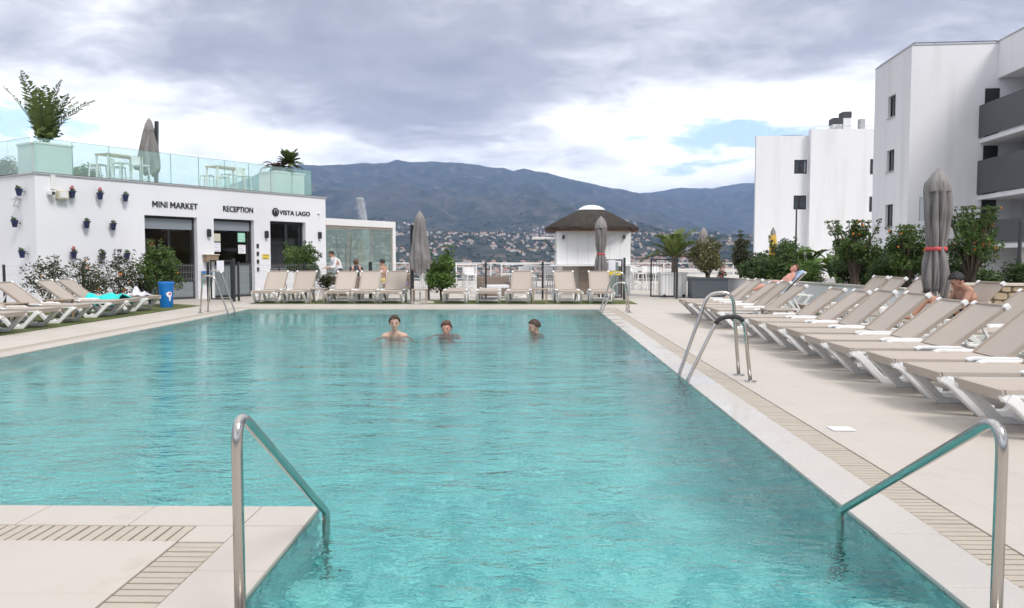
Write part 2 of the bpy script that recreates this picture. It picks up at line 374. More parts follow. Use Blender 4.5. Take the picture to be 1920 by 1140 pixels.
def watermat():
    m, nt, N, L = newmat('pool_water')
    out = N.new('ShaderNodeOutputMaterial')
    g = N.new('ShaderNodeNewGeometry')
    mp = N.new('ShaderNodeMapping'); mp.inputs['Scale'].default_value = (0.75, 1.25, 1.0); mp.inputs['Rotation'].default_value = (0, 0, rad(8))
    L.new(g.outputs['Position'], mp.inputs[0])
    def nz(s, d, dist):
        n = N.new('ShaderNodeTexNoise'); n.inputs['Scale'].default_value = s; n.inputs['Detail'].default_value = d
        n.inputs['Roughness'].default_value = 0.55; n.inputs['Distortion'].default_value = dist
        L.new(mp.outputs[0], n.inputs['Vector']); return n.outputs['Fac']
    h1, h2, h3 = nz(1.5, 2, 0.2), nz(5.5, 3, 0.6), nz(17.0, 2, 0.5)
    def mul(a, k, c=None):
        q = N.new('ShaderNodeMath'); q.operation = 'MULTIPLY_ADD'; q.inputs[1].default_value = k; L.new(a, q.inputs[0])
        if c is None: q.inputs[2].default_value = 0
        else: L.new(c, q.inputs[2])
        return q.outputs[0]
    pat = N.new('ShaderNodeMapRange'); pat.inputs[1].default_value = 0.35; pat.inputs[2].default_value = 0.65; pat.inputs[3].default_value = 0.45; pat.inputs[4].default_value = 1.5
    L.new(nz(0.45, 3, 0.3), pat.inputs[0])
    sm = N.new('ShaderNodeMath'); sm.operation = 'MULTIPLY'; L.new(mul(h2, 0.022, mul(h3, 0.0095)), sm.inputs[0]); L.new(pat.outputs[0], sm.inputs[1])
    hh = mul(h1, 0.046, sm.outputs[0])
    # rings spreading from each bather
    for (bx, by, am) in ((-2.22, 13.45, 0.010), (-1.385, 13.95, 0.007), (0.17, 14.25, 0.007)):
        di = N.new('ShaderNodeVectorMath'); di.operation = 'DISTANCE'; di.inputs[1].default_value = (bx, by, -0.018); L.new(g.outputs['Position'], di.inputs[0])
        wob = N.new('ShaderNodeMath'); wob.operation = 'MULTIPLY_ADD'; wob.inputs[1].default_value = 0.35; L.new(h2, wob.inputs[0]); L.new(di.outputs['Value'], wob.inputs[2])
        sn = N.new('ShaderNodeMath'); sn.operation = 'SINE'; L.new(mul(wob.outputs[0], 30.0), sn.inputs[0])
        ex = N.new('ShaderNodeMath'); ex.operation = 'EXPONENT'; L.new(mul(di.outputs['Value'], -1.9), ex.inputs[0])
        pr = N.new('ShaderNodeMath'); pr.operation = 'MULTIPLY'; L.new(sn.outputs[0], pr.inputs[0]); L.new(ex.outputs[0], pr.inputs[1])
        hh = mul(pr.outputs[0], am, hh)
    b = N.new('ShaderNodeBump'); b.inputs['Strength'].default_value = 1.0; b.inputs['Distance'].default_value = 1.0
    L.new(hh, b.inputs['Height'])
    rf = N.new('ShaderNodeBsdfRefraction'); rf.inputs['IOR'].default_value = 1.33; rf.inputs['Roughness'].default_value = 0.0
    rf.inputs[0].default_value = (0.80, 0.99, 0.99, 1)
    gl = N.new('ShaderNodeBsdfGlossy'); gl.inputs['Roughness'].default_value = 0.02
    fr = N.new('ShaderNodeFresnel'); fr.inputs[0].default_value = 1.33
    for q in (rf, gl, fr): L.new(b.outputs[0], q.inputs['Normal'])
    mx = N.new('ShaderNodeMixShader'); L.new(fr.outputs[0], mx.inputs[0]); L.new(rf.outputs[0], mx.inputs[1]); L.new(gl.outputs[0], mx.inputs[2])
    L.new(mx.outputs[0], out.inputs[0])
watermat()

def terrainmat():
    m, nt, N, L = newmat('hillside')
    out = N.new('ShaderNodeOutputMaterial'); p = N.new('ShaderNodeBsdfPrincipled'); L.new(p.outputs[0], out.inputs[0])
    p.inputs['Roughness'].default_value = 0.95; p.inputs['Specular IOR Level'].default_value = 0.1
    g = N.new('ShaderNodeNewGeometry')
    def nz(s, d, r=0.6):
        n = N.new('ShaderNodeTexNoise'); n.inputs['Scale'].default_value = s; n.inputs['Detail'].default_value = d; n.inputs['Roughness'].default_value = r
        L.new(g.outputs['Position'], n.inputs['Vector']); return n.outputs['Fac']
    def rp(f, stops):
        r = N.new('ShaderNodeValToRGB'); el = r.color_ramp.elements
        el[0].position = stops[0][0]; el[0].color = (*stops[0][1], 1); el[1].position = stops[1][0]; el[1].color = (*stops[1][1], 1)
        for a, c in stops[2:]:
            e = el.new(a); e.color = (*c, 1)
        L.new(f, r.inputs[0]); return r.outputs[0]
    scrub = rp(nz(0.012, 10, 0.7), [(0.33, (0.016, 0.024, 0.016)), (0.50, (0.034, 0.042, 0.026)), (0.60, (0.085, 0.078, 0.06)), (0.72, (0.19, 0.165, 0.135))])
    rock = rp(nz(0.02, 8, 0.7), [(0.35, (0.055, 0.052, 0.05)), (0.7, (0.15, 0.135, 0.125))])
    big = N.new('ShaderNodeMapRange'); big.inputs[1].default_value = 0.53; big.inputs[2].default_value = 0.72; L.new(nz(0.0016, 6, 0.65), big.inputs[0])
    mx = N.new('ShaderNodeMix'); mx.data_type = 'RGBA'; L.new(big.outputs[0], mx.inputs[0]); L.new(scrub, mx.inputs[6]); L.new(rock, mx.inputs[7])
    L.new(mx.outputs[2], p.inputs['Base Color'])
terrainmat()

# ================================================================== mesh helpers
class MB:
    """collects shapes into one mesh"""
    def __init__(s): s.v = []; s.f = []; s.tint = None
    def add(s, vs, fs):
        o = len(s.v); s.v += [tuple(p) for p in vs]; s.f += [tuple(i + o for i in q) for q in fs]; return s
    def box(s, c, d, rz=0.0, M=None):
        hx, hy, hz = d[0] / 2, d[1] / 2, d[2] / 2
        vs = [(-hx, -hy, -hz), (hx, -hy, -hz), (hx, hy, -hz), (-hx, hy, -hz), (-hx, -hy, hz), (hx, -hy, hz), (hx, hy, hz), (-hx, hy, hz)]
        if M is not None: vs = [tuple(M @ Vector(p)) for p in vs]
        elif rz: ca, sa = math.cos(rz), math.sin(rz); vs = [(x * ca - y * sa, x * sa + y * ca, z) for x, y, z in vs]
        vs = [(x + c[0], y + c[1], z + c[2]) for x, y, z in vs]
        return s.add(vs, [(0, 3, 2, 1), (4, 5, 6, 7), (0, 1, 5, 4), (1, 2, 6, 5), (2, 3, 7, 6), (3, 0, 4, 7)])
    def b2(s, x0, x1, y0, y1, z0, z1):
        return s.box(((x0 + x1) / 2, (y0 + y1) / 2, (z0 + z1) / 2), (abs(x1 - x0), abs(y1 - y0), abs(z1 - z0)))
    def prism(s, poly, z0, z1):
        n = len(poly)
        vs = [(x, y, z0) for x, y in poly] + [(x, y, z1) for x, y in poly]
        fs = [tuple(range(n - 1, -1, -1)), tuple(range(n, 2 * n))] + [(i, (i + 1) % n, n + (i + 1) % n, n + i) for i in range(n)]
        return s.add(vs, fs)
    def bar(s, a, b, w, t, up=(0, 0, 1)):
        """rectangular bar from a to b"""
        a, b = Vector(a), Vector(b); d = b - a; L = d.length; d.normalize()
        u = Vector(up)
        if abs(d.dot(u)) > 0.98: u = Vector((0, 1, 0))
        x = d.cross(u).normalized(); y = x.cross(d).normalized()
        vs = []
        for p in (a, b):
            for sx, sy in ((-1, -1), (1, -1), (1, 1), (-1, 1)): vs.append(p + x * (sx * w / 2) + y * (sy * t / 2))
        return s.add(vs, [(0, 1, 2, 3), (7, 6, 5, 4), (0, 4, 5, 1), (1, 5, 6, 2), (2, 6, 7, 3), (3, 7, 4, 0)])
    def tube(s, pts, r, seg=10, cap=True):
        pts = [Vector(p) for p in pts]; n = len(pts)
        rs = r if isinstance(r, (list, tuple)) else [r] * n
        rings = []; prev = None
        for i, p in enumerate(pts):
            t = (pts[min(i + 1, n - 1)] - pts[max(i - 1, 0)])
            t = t.normalized() if t.length > 1e-9 else Vector((0, 0, 1))
            if prev is None:
                a = Vector((0, 0, 1)) if abs(t.z) < 0.9 else Vector((1, 0, 0))
                u = t.cross(a).normalized()
            else:
                u = (prev - t * prev.dot(t))
                u = u.normalized() if u.length > 1e-6 else t.orthogonal().normalized()
            w = t.cross(u); prev = u
            rings.append([p + (u * math.cos(2 * math.pi * k / seg) + w * math.sin(2 * math.pi * k / seg)) * rs[i] for k in range(seg)])
        vs = [q for R_ in rings for q in R_]
        fs = []
        for i in range(n - 1):
            for k in range(seg):
                a = i * seg + k; b = i * seg + (k + 1) % seg
                fs.append((a, b, b + seg, a + seg))
        if cap: fs += [tuple(range(seg - 1, -1, -1)), tuple(range((n - 1) * seg, n * seg))]
        return s.add(vs, fs)
    def lathe(s, prof, c=(0, 0, 0), seg=24, mod=None):
        """prof [(r,z)], optional mod(angle, i) radius factor"""
        vs, fs = [], []
        for i, (r, z) in enumerate(prof):
            for k in range(seg):
                a = 2 * math.pi * k / seg; q = r * (mod(a, i) if mod else 1)
                vs.append((c[0] + q * math.cos(a), c[1] + q * math.sin(a), c[2] + z))
        for i in range(len(prof) - 1):
            for k in range(seg):
                a = i * seg + k; b = i * seg + (k + 1) % seg
                fs.append((a, b, b + seg, a + seg))
        fs += [tuple(range(seg - 1, -1, -1)), tuple(range((len(prof) - 1) * seg, len(prof) * seg))]
        return s.add(vs, fs)
    def ball(s, c, r, seg=12, rings=8, M=None):
        if isinstance(r, (int, float)): r = (r, r, r)
        vs, fs = [], []
        for i in range(rings + 1):
            t = math.pi * i / rings
            for k in range(seg):
                a = 2 * math.pi * k / seg
                p = Vector((r[0] * math.sin(t) * math.cos(a), r[1] * math.sin(t) * math.sin(a), -r[2] * math.cos(t)))
                if M is not None: p = M @ p
                vs.append((p.x + c[0], p.y + c[1], p.z + c[2]))
        for i in range(rings):
            for k in range(seg):
                a = i * seg + k; b = i * seg + (k + 1) % seg
                fs.append((a, b, b + seg, a + seg))
        return s.add(vs, fs)
    def mesh(s, name):
        me = bpy.data.meshes.new(name)
        me.from_pydata([tuple(p) for p in s.v], [], s.f)
        me.update()
        return me
    def build(s, name, m, parent=None, smooth=False, loc=None, rz=None, bevel=0.0):
        o = bpy.data.objects.new(name, s.mesh(name))
        return finish(o, m, parent, smooth, loc, rz, bevel)
def finish(o, m, parent=None, smooth=False, loc=None, rz=None, bevel=0.0):
    COL.objects.link(o)
    for q in (m if isinstance(m, (list, tuple)) else [m]):
        o.data.materials.append(MATS[q] if isinstance(q, str) else q)
    if parent is not None: o.parent = parent
    if loc is not None: o.location = loc
    if rz is not None: o.rotation_euler = (0, 0, rz)
    if smooth:
        o.data.polygons.foreach_set('use_smooth', [True] * len(o.data.polygons))
        if smooth != 'all':
            o.data.update()
            try: o.data.set_sharp_from_angle(angle=rad(40))
            except Exception: pass
    if bevel > 0:
        b = o.modifiers.new('edge', 'BEVEL'); b.width = bevel; b.segments = 2; b.limit_method = 'ANGLE'; b.angle_limit = rad(40)
    return o
def thing(name, label, cat, loc=(0, 0, 0), rz=0.0, group=None):
    o = bpy.data.objects.new(name, None); COL.objects.link(o)
    o.empty_display_size = 0.1
    o.location = loc; o.rotation_euler = (0, 0, rz)
    return tag(o, label, cat, group)
def tag(o, label, cat, group=None):
    o['label'] = label; o['category'] = cat
    if group: o['group'] = group
    return o
def struct(o, label=None):
    o['kind'] = 'structure'
    if label: o['label'] = label
    return o
def stuff(o, label=None, cat=None):
    o['kind'] = 'stuff'
    if label: o['label'] = label
    if cat: o['category'] = cat
    return o
def copy_tree(root, loc, rz, label, group=None):
    r = root.copy(); COL.objects.link(r)
    r.location = loc; r.rotation_euler = (0, 0, rz); r['label'] = label
    if group: r['group'] = group
    for ch in list(root.children):
        c = ch.copy(); COL.objects.link(c); c.parent = r
        for g in list(ch.children):
            d = g.copy(); COL.objects.link(d); d.parent = c
    return r
def frozen(o):
    """bake an object's modifiers into its mesh"""
    dg = bpy.context.evaluated_depsgraph_get()
    me = bpy.data.meshes.new_from_object(o.evaluated_get(dg))
    old = o.data; o.modifiers.clear(); o.data = me
    return o
def wall_panel(W_, H_, th, openings, x0=0.0, z0=0.0):
    """upright wall in the local XZ plane from y=0 to y=th with rectangular openings (x0,x1,z0,z1)"""
    b = MB()
    xs = sorted({x0, x0 + W_} | {v for o in openings for v in o[:2]}); zs = sorted({z0, z0 + H_} | {v for o in openings for v in o[2:]})
    def open_(xa, xb, za, zb):
        xm, zm = (xa + xb) / 2, (za + zb) / 2
        return any(o[0] < xm < o[1] and o[2] < zm < o[3] for o in openings)
    nx, nz = len(xs), len(zs)
    idx = {}
    def vtx(i, j, k):
        if (i, j, k) not in idx:
            idx[(i, j, k)] = len(b.v); b.v.append((xs[i], k * th, zs[j]))
        return idx[(i, j, k)]
    solid = [[not open_(xs[i], xs[i + 1], zs[j], zs[j + 1]) for j in range(nz - 1)] for i in range(nx - 1)]
    S = lambda i, j: 0 <= i < nx - 1 and 0 <= j < nz - 1 and solid[i][j]
    for i in range(nx - 1):
        for j in range(nz - 1):
            if not solid[i][j]: continue
            b.f.append((vtx(i, j, 0), vtx(i + 1, j, 0), vtx(i + 1, j + 1, 0), vtx(i, j + 1, 0)))
            b.f.append((vtx(i, j, 1), vtx(i, j + 1, 1), vtx(i + 1, j + 1, 1), vtx(i + 1, j, 1)))
            if not S(i - 1, j): b.f.append((vtx(i, j, 0), vtx(i, j + 1, 0), vtx(i, j + 1, 1), vtx(i, j, 1)))
            if not S(i + 1, j): b.f.append((vtx(i + 1, j, 0), vtx(i + 1, j, 1), vtx(i + 1, j + 1, 1), vtx(i + 1, j + 1, 0)))
            if not S(i, j - 1): b.f.append((vtx(i, j, 0), vtx(i, j, 1), vtx(i + 1, j, 1), vtx(i + 1, j, 0)))
            if not S(i, j + 1): b.f.append((vtx(i, j + 1, 0), vtx(i + 1, j + 1, 0), vtx(i + 1, j + 1, 1), vtx(i, j + 1, 1)))
    return b
def frame_rect(b, x0, x1, z0, z1, y, w, d):
    """rectangular frame in XZ"""
    b.b2(x0, x1, y, y + d, z0, z0 + w); b.b2(x0, x1, y, y + d, z1 - w, z1)
    b.b2(x0, x0 + w, y, y + d, z0 + w, z1 - w); b.b2(x1 - w, x1, y, y + d, z0 + w, z1 - w)
    return b

# ------------------------------------------------------------------ vectorised gradient noise
def _perm(seed):
    r = np.random.default_rng(seed); return r.permutation(512).astype(np.int64)
def pnoise(x, y, seed=0):
    P = _perm(seed); xi = np.floor(x).astype(np.int64); yi = np.floor(y).astype(np.int64); xf = x - xi; yf = y - yi
    u = xf * xf * xf * (xf * (xf * 6 - 15) + 10); v = yf * yf * yf * (yf * (yf * 6 - 15) + 10)
    def g(ix, iy, dx, dy):
        h_ = P[(P[ix & 511] + iy) & 511] * (2 * np.pi / 512); return np.cos(h_) * dx + np.sin(h_) * dy
    a = g(xi, yi, xf, yf); b = g(xi + 1, yi, xf - 1, yf); c = g(xi, yi + 1, xf, yf - 1); d = g(xi + 1, yi + 1, xf - 1, yf - 1)
    return (a * (1 - u) + b * u) * (1 - v) + (c * (1 - u) + d * u) * v
def fbm(x, y, seed=0, oct=4, gain=0.5, ridged=False):
    t = 0; a = 1.0; tot = 0
    for k in range(oct):
        n = pnoise(x * 2 ** k, y * 2 ** k, seed + k) * 1.5
        if ridged: n = 1 - 2 * np.abs(n)
        t = t + a * n; tot += a; a *= gain
    return t / tot

# ------------------------------------------------------------------ foliage
def leaf_mesh(name, centers, size, seed, tint=None, aspect=0.45, droop=0.0, size_var=0.75):
    r = np.random.default_rng(seed); n = len(centers)
    c = np.asarray(centers, float)
    d = r.normal(size=(n, 3)); d[:, 2] = d[:, 2] * 0.7 - droop; d /= np.linalg.norm(d, axis=1)[:, None]
    q = r.normal(size=(n, 3)); s = np.cross(d, q); s /= np.linalg.norm(s, axis=1)[:, None]
    nn = np.cross(d, s)
    L = size * (1 + size_var * (r.random(n) - 0.5) * 2)
    hw = (L * aspect / 2)[:, None]; Lc = L[:, None]
    v0 = c - d * Lc / 2; v2 = c + d * Lc / 2
    v1 = c + s * hw + nn * hw * 0.35; v3 = c - s * hw + nn * hw * 0.35
    V = np.stack([v0, v1, v2, v3], 1).reshape(-1, 3)
    me = bpy.data.meshes.new(name)
    me.vertices.add(4 * n); me.vertices.foreach_set('co', V.ravel())
    F = np.stack([np.arange(n) * 4, np.arange(n) * 4 + 1, np.arange(n) * 4 + 2, np.arange(n) * 4, np.arange(n) * 4 + 2, np.arange(n) * 4 + 3], 1).ravel()
    me.loops.add(6 * n); me.loops.foreach_set('vertex_index', F.astype(np.int32))
    me.polygons.add(2 * n); me.polygons.foreach_set('loop_start', np.arange(0, 6 * n, 3, dtype=np.int32))
    me.update(calc_edges=True)
    t = r.random(n) if tint is None else np.clip(tint + r.normal(size=n) * 0.18, 0, 1)
    a = me.attributes.new('tint', 'FLOAT', 'POINT'); a.data.foreach_set('value', np.repeat(t, 4).astype(np.float32))
    return me
def crown_points(clumps, per, seed):
    """clumps [(x,y,z,r)] -> leaf centres dense near each clump's shell, with a tone per clump"""
    r = np.random.default_rng(seed); P = []; T = []
    for (x, y, z, q) in clumps:
        n = max(8, int(per * 3.2 * q * q)); d = r.normal(size=(n, 3)); d /= np.linalg.norm(d, axis=1)[:, None]
        rr = q * (0.45 + 0.65 * r.random(n) ** 0.6)
        P.append(np.array([x, y, z]) + d * rr[:, None] * np.array([1, 1, 0.85])); T.append(np.full(n, 0.2 + 0.6 * r.random()))
    return np.concatenate(P), np.concatenate(T)
def clumps_in(c, R_, n, seed, rmin=0.14, rmax=0.3, flat=0.0):
    r = np.random.default_rng(seed); out = []
    for i in range(n):
        d = r.normal(size=3); d /= np.linalg.norm(d); k = r.random() ** 0.45
        p = np.array(c) + d * k * np.array(R_) * 0.85
        out.append((p[0], p[1], max(p[2], c[2] - R_[2] + flat), rmin + (rmax - rmin) * r.random()))
    return out
def shrub(name, label, cat, loc, H_, R_, m, seed, n=26, per=1500, leaf=0.075, trunk=0.35, group=None, blossoms=0, bmat='orange_petal', spikes=0, rmin=0.14, rmax=0.3, stems=3, trunk_r=0.03):
    t = thing(name, label, cat, loc, 0, group)
    r = random.Random(seed)
    cz = trunk + (H_ - trunk) / 2
    cl = clumps_in((0, 0, cz), (R_, R_, (H_ - trunk) / 2), n, seed, rmin, rmax)
    for k in range(spikes):
        a = r.random() * 6.28; q = R_ * r.random() * 0.9
        for j in range(3): cl.append((q * math.cos(a) * (1 + .1 * j), q * math.sin(a) * (1 + .1 * j), cz + (H_ - trunk) * (0.36 + .11 * j), 0.10 - .018 * j))
    P, T = crown_points(cl, per, seed)
    o = bpy.data.objects.new('crown', leaf_mesh('crown', P, leaf, seed, T)); finish(o, m, t)
    b = MB()
    for k in range(stems):
        a = 6.28 * k / stems + r.random(); q = R_ * 0.55
        b.tube([(0.03 * math.cos(a), 0.03 * math.sin(a), -0.05), (0.12 * math.cos(a) * R_, 0.12 * math.sin(a) * R_, trunk), (q * math.cos(a), q * math.sin(a), cz + (H_ - trunk) * 0.2)], [trunk_r, trunk_r * .8, trunk_r * .3], 6)
    for c_ in cl[::3]:
        b.tube([(0, 0, trunk * .8), (c_[0] * .5, c_[1] * .5, (c_[2] + trunk) / 2), c_[:3]], [trunk_r * .5, trunk_r * .35, trunk_r * .15], 5)
    b.build('trunk', 'bark', t, True)
    if blossoms:
        rr = np.random.default_rng(seed + 5); idx = rr.choice(len(P), blossoms * 5)
        Q = P[idx[:blossoms]]; Q = np.repeat(Q, 6, 0) + rr.normal(size=(blossoms * 6, 3)) * 0.018
        Q[:, 1] -= 0.03
        bo = bpy.data.objects.new('blossom', leaf_mesh('blossom', Q, 0.05, seed + 6, None, 0.8)); finish(bo, bmat, t); bo['kind'] = 'stuff'
    return t
def frond(b_list, base, az, length, lift, curl, nl=22, ll=0.28, seed=0, tone=0.5, roll=0.0, vee=0.5, lw=0.02, fwd=0.75):
    """one pinnate palm frond appended as leaf triangles: returns rachis points"""
    r = random.Random(seed); pts = []; p = Vector(base); el = lift
    st = length / nl
    for i in range(nl + 1):
        pts.append(p.copy()); d = Vector((math.cos(az) * math.cos(el), math.sin(az) * math.cos(el), math.sin(el)))
        p = p + d * st; el -= curl / nl * (0.4 + 1.2 * i / nl)
    for i in range(2, nl + 1):
        k = i / nl; w = ll * (math.sin(math.pi * min(1, 0.12 + 0.86 * k)) ** 0.7) * (0.85 + 0.3 * r.random())
        t = (pts[min(i + 1, nl)] - pts[i - 1]).normalized(); side = t.cross(Vector((0, 0, 1)))
        side = side.normalized() if side.length > 1e-4 else Vector((-math.sin(az), math.cos(az), 0)); up = side.cross(t)
        for sgn in (-1, 1):
            dirv = (side * sgn * (0.75 + roll * sgn) + t * (fwd + 0.3 * (r.random() - .5)) + up * (vee * 0.5 + 0.2 * (r.random() - .5)) + Vector((0, 0, -0.25 * r.random()))).normalized()
            wv = t * lw * (1 + ll * 2)
            a = pts[i]; tip = a + dirv * w; mid = a + dirv * w * 0.5
            b_list.append((a, mid + wv, tip, mid - wv, tone + 0.25 * (r.random() - .5)))
    return pts
def palm(name, label, loc, trunk_h, nf, flen, seed, m='leaf_palm', lift=(0.5, 1.35), curl=0.9, ll=0.28, group=None, cat='palm tree', tr=0.08, rot=0.0, vee=0.5, lw=0.02, nl=24, fwd=0.75):
    t = thing(name, label, cat, loc, rot, group); r = random.Random(seed); L = []; tb = MB()
    for i in range(nf):
        az = 2.399 * i + r.random() * 0.5; li = lift[0] + (lift[1] - lift[0]) * ((i + .5) / nf)
        pts = frond(L, (0.03 * math.cos(az), 0.03 * math.sin(az), trunk_h), az, flen * (0.75 + 0.4 * r.random()), li, curl * (0.6 + 0.7 * r.random()), nl, ll, seed * 31 + i, 0.25 + 0.5 * r.random(), 0, vee, lw, fwd)
        tb.tube(pts[::4] + [pts[-1]], [0.016 - 0.013 * k / len(pts[::4]) for k in range(len(pts[::4]) + 1)], 5)
    me = bpy.data.meshes.new('crown'); V = []; F = []; T = []
    for a, b_, c, d, tn in L:
        o = len(V); V += [tuple(a), tuple(b_), tuple(c), tuple(d)]; F.append((o, o + 1, o + 2, o + 3)); T += [min(1, max(0, tn))] * 4
    me.from_pydata(V, [], F); at = me.attributes.new('tint', 'FLOAT', 'POINT'); at.data.foreach_set('value', T)
    finish(bpy.data.objects.new('crown', me), m, t)
    tb.build('frond_stem', 'leaf_mid' if False else 'bark', t, True)
    pr = [(tr * 1.25, -0.05)] + [(tr * (1 + (0.12 if k % 2 else -0.06)), trunk_h * k / 10) for k in range(1, 11)] + [(tr * .5, trunk_h + .1)]
    MB().lathe(pr, seg=10).build('trunk', 'palm_trunk', t, True)
    return t
def broadleaf_plant(name, label, loc, n, H_, seed, m='leaf_bright', width=0.3, cat='plant', spread=0.8, stem=0.15):
    """banana-like plant: long broad curved leaves from one base"""
    t = thing(name, label, cat, loc); r = random.Random(seed)
    for i in range(n):
        az = 2.399 * i + r.random(); el = 1.35 - spread * (i / n) ; L = H_ * (0.75 + 0.35 * r.random()); p = Vector((0, 0, stem)); pts = []
        for k in range(9):
            pts.append(p.copy()); p = p + Vector((math.cos(az) * math.cos(el), math.sin(az) * math.cos(el), math.sin(el))) * L / 8; el -= 0.16 + 0.05 * k * spread
        V = []; F = []
        for k, q in enumerate(pts):
            w = width * 0.5 * math.sin(math.pi * min(1, max(0.04, (k - 1.2) / 7.0))) ** 0.8 if k > 1 else 0.012
            if k == 8: w = 0.01
            sd = Vector((-math.sin(az), math.cos(az), 0)); V += [tuple(q + sd * w + Vector((0, 0, w * .35))), tuple(q), tuple(q - sd * w + Vector((0, 0, w * .35)))]
        for k in range(8): a = 3 * k; F += [(a, a + 1, a + 4, a + 3), (a + 1, a + 2, a + 5, a + 4)]
        me = bpy.data.meshes.new('leaf'); me.from_pydata(V, [], F); at = me.attributes.new('tint', 'FLOAT', 'POINT'); at.data.foreach_set('value', [r.random()] * len(V))
        finish(bpy.data.objects.new('leaf', me), m, t, 'all')
    return t

# ================================================================== the setting: ground, pool, deck
def lerp(a, b, k): return a + (b - a) * k
XR = lambda y: 1.63 + 0.0108 * y            # pool's right water edge
XL = lambda y: -6.72 - 0.021 * y            # pool's left water edge
YF, YN, YS = 20.55, 4.10, 2.80              # far edge, edge of the near deck, end of the entry bay
XB = -1.08                                  # side of the entry bay
WATER_Z = -0.018
# water
wv = [(XB, YS), (XR(YS), YS), (XR(YF), YF), (XL(YF), YF), (XL(YN), YN), (XB, YN)]
me = bpy.data.meshes.new('water'); me.from_pydata([(x, y, WATER_Z) for x, y in wv], [], [(0, 1, 2, 3, 4, 5)])
struct(finish(bpy.data.objects.new('pool_water', me), 'pool_water'))
# basin: walls and a floor that slopes to the far end, steps in the entry bay
b = MB()
zf = lambda y: -1.15 - 0.025 * y
V = [(x, y, -0.05) for x, y in wv] + [(x, y, zf(y)) for x, y in wv]
b.add(V, [(i, (i + 1) % 6, 6 + (i + 1) % 6, 6 + i) for i in range(6)] + [(6, 7, 8, 9, 10, 11)])
for k in range(4):
    b.b2(XB + .002, XR(3) + .03, YS - .2, YS + 0.42 * (k + 1), -1.3, -0.95 + 0.0 - 0.0 + (3 - k) * 0.22)
struct(b.build('pool_basin', 'pool_mosaic'))

# coping slabs, each one an object under the coping
coping = struct(bpy.data.objects.new('pool_coping', None)); COL.objects.link(coping)
slab_cache = {}
def slab(poly, m, zt=0.0):
    cx_ = sum(p[0] for p in poly) / 4; cy_ = sum(p[1] for p in poly) / 4
    q = [(cx_ + (x - cx_) , cy_ + (y - cy_)) for x, y in poly]
    o = MB().prism([(x - cx_, y - cy_) for x, y in q], -0.05, zt + random.uniform(-0.0012, 0.0012)).build('coping_slab', m, coping, loc=(cx_, cy_, 0), bevel=0.004)
    return o
G_ = 0.0025; CW = 0.30
y = YS - CW
while y < YF:
    y1 = min(y + 0.62, YF + 0.0)
    slab([(XR(y), y + G_), (XR(y) + CW, y + G_), (XR(y1) + CW, y1 - G_), (XR(y1), y1 - G_)], 'coping_wet'); y = y1
    if y1 >= YF: break
y = YN
while y < YF - 1e-6:
    y1 = min(y + 0.62, YF)
    slab([(XL(y) - CW, y + G_), (XL(y), y + G_), (XL(y1), y1 - G_), (XL(y1) - CW, y1 - G_)], 'coping_dry'); y = y1
x = XL(YF) - CW
while x < XR(YF) + CW - 1e-6:
    x1 = min(x + 0.62, XR(YF) + CW)
    slab([(x + G_, YF), (x1 - G_, YF), (x1 - G_, YF + CW), (x + G_, YF + CW)], 'coping_dry'); x = x1
x = XB
slab([(XB - CW, YN - CW), (XB, YN - CW), (XB, YN), (XB - CW, YN)], 'coping_dry')
x = XB - CW - G_
while x > XL(YN):
    x1 = max(x - 0.56, XL(YN) - CW)
    slab([(x1 + G_, YN - CW), (x - G_, YN - CW), (x - G_, YN), (x1 + G_, YN)], 'coping_dry'); x = x1
y = YN - CW - G_
while y > YS - CW + .05:
    y1 = max(y - 0.56, YS - CW)
    slab([(XB - CW, y1 + G_), (XB, y1 + G_), (XB, y - G_), (XB - CW, y - G_)], 'coping_dry'); y = y1
x = XB + G_
while x < XR(YS) - .02:
    x1 = min(x + 0.62, XR(YS) - .004); slab([(x, YS - CW), (x1 - G_, YS - CW), (x1 - G_, YS), (x, YS)], 'coping_dry'); x = x1 + .001
# drain channels with slotted stone slats
DW = 0.225
drain = struct(bpy.data.objects.new('drain_channel', None)); COL.objects.link(drain)
slat_x = MB().box((0, 0, -0.0225), (DW - 0.012, 0.047, 0.035)).mesh('drain_slat')     # spans X
slat_y = MB().box((0, 0, -0.0225), (0.047, DW - 0.012, 0.035)).mesh('drain_slat')
for me in (slat_x, slat_y): me.materials.append(MATS['slat_stone'])
def slat(me, x, y):
    o = bpy.data.objects.new('drain_slat', me); COL.objects.link(o); o.parent = drain
    o.location = (x, y, random.uniform(-0.0015, 0.001))
P_ = 0.058
y = YS - CW + .03
while y < 11.2: slat(slat_x, XR(y) + CW + DW / 2, y); y += P_
y = YN - CW - DW - 0.03
while y > YS - CW: slat(slat_x, XB - CW - DW / 2, y); y -= P_
x = XB - CW - DW - 0.03
while x > -4.6: slat(slat_y, x, YN - CW - DW / 2); x -= P_
MB().b2(XB - CW - DW + .004, XB - CW - .004, YN - CW - DW + .004, YN - CW - .004, -0.05, -0.003).build('corner_slab', 'coping_dry', drain)
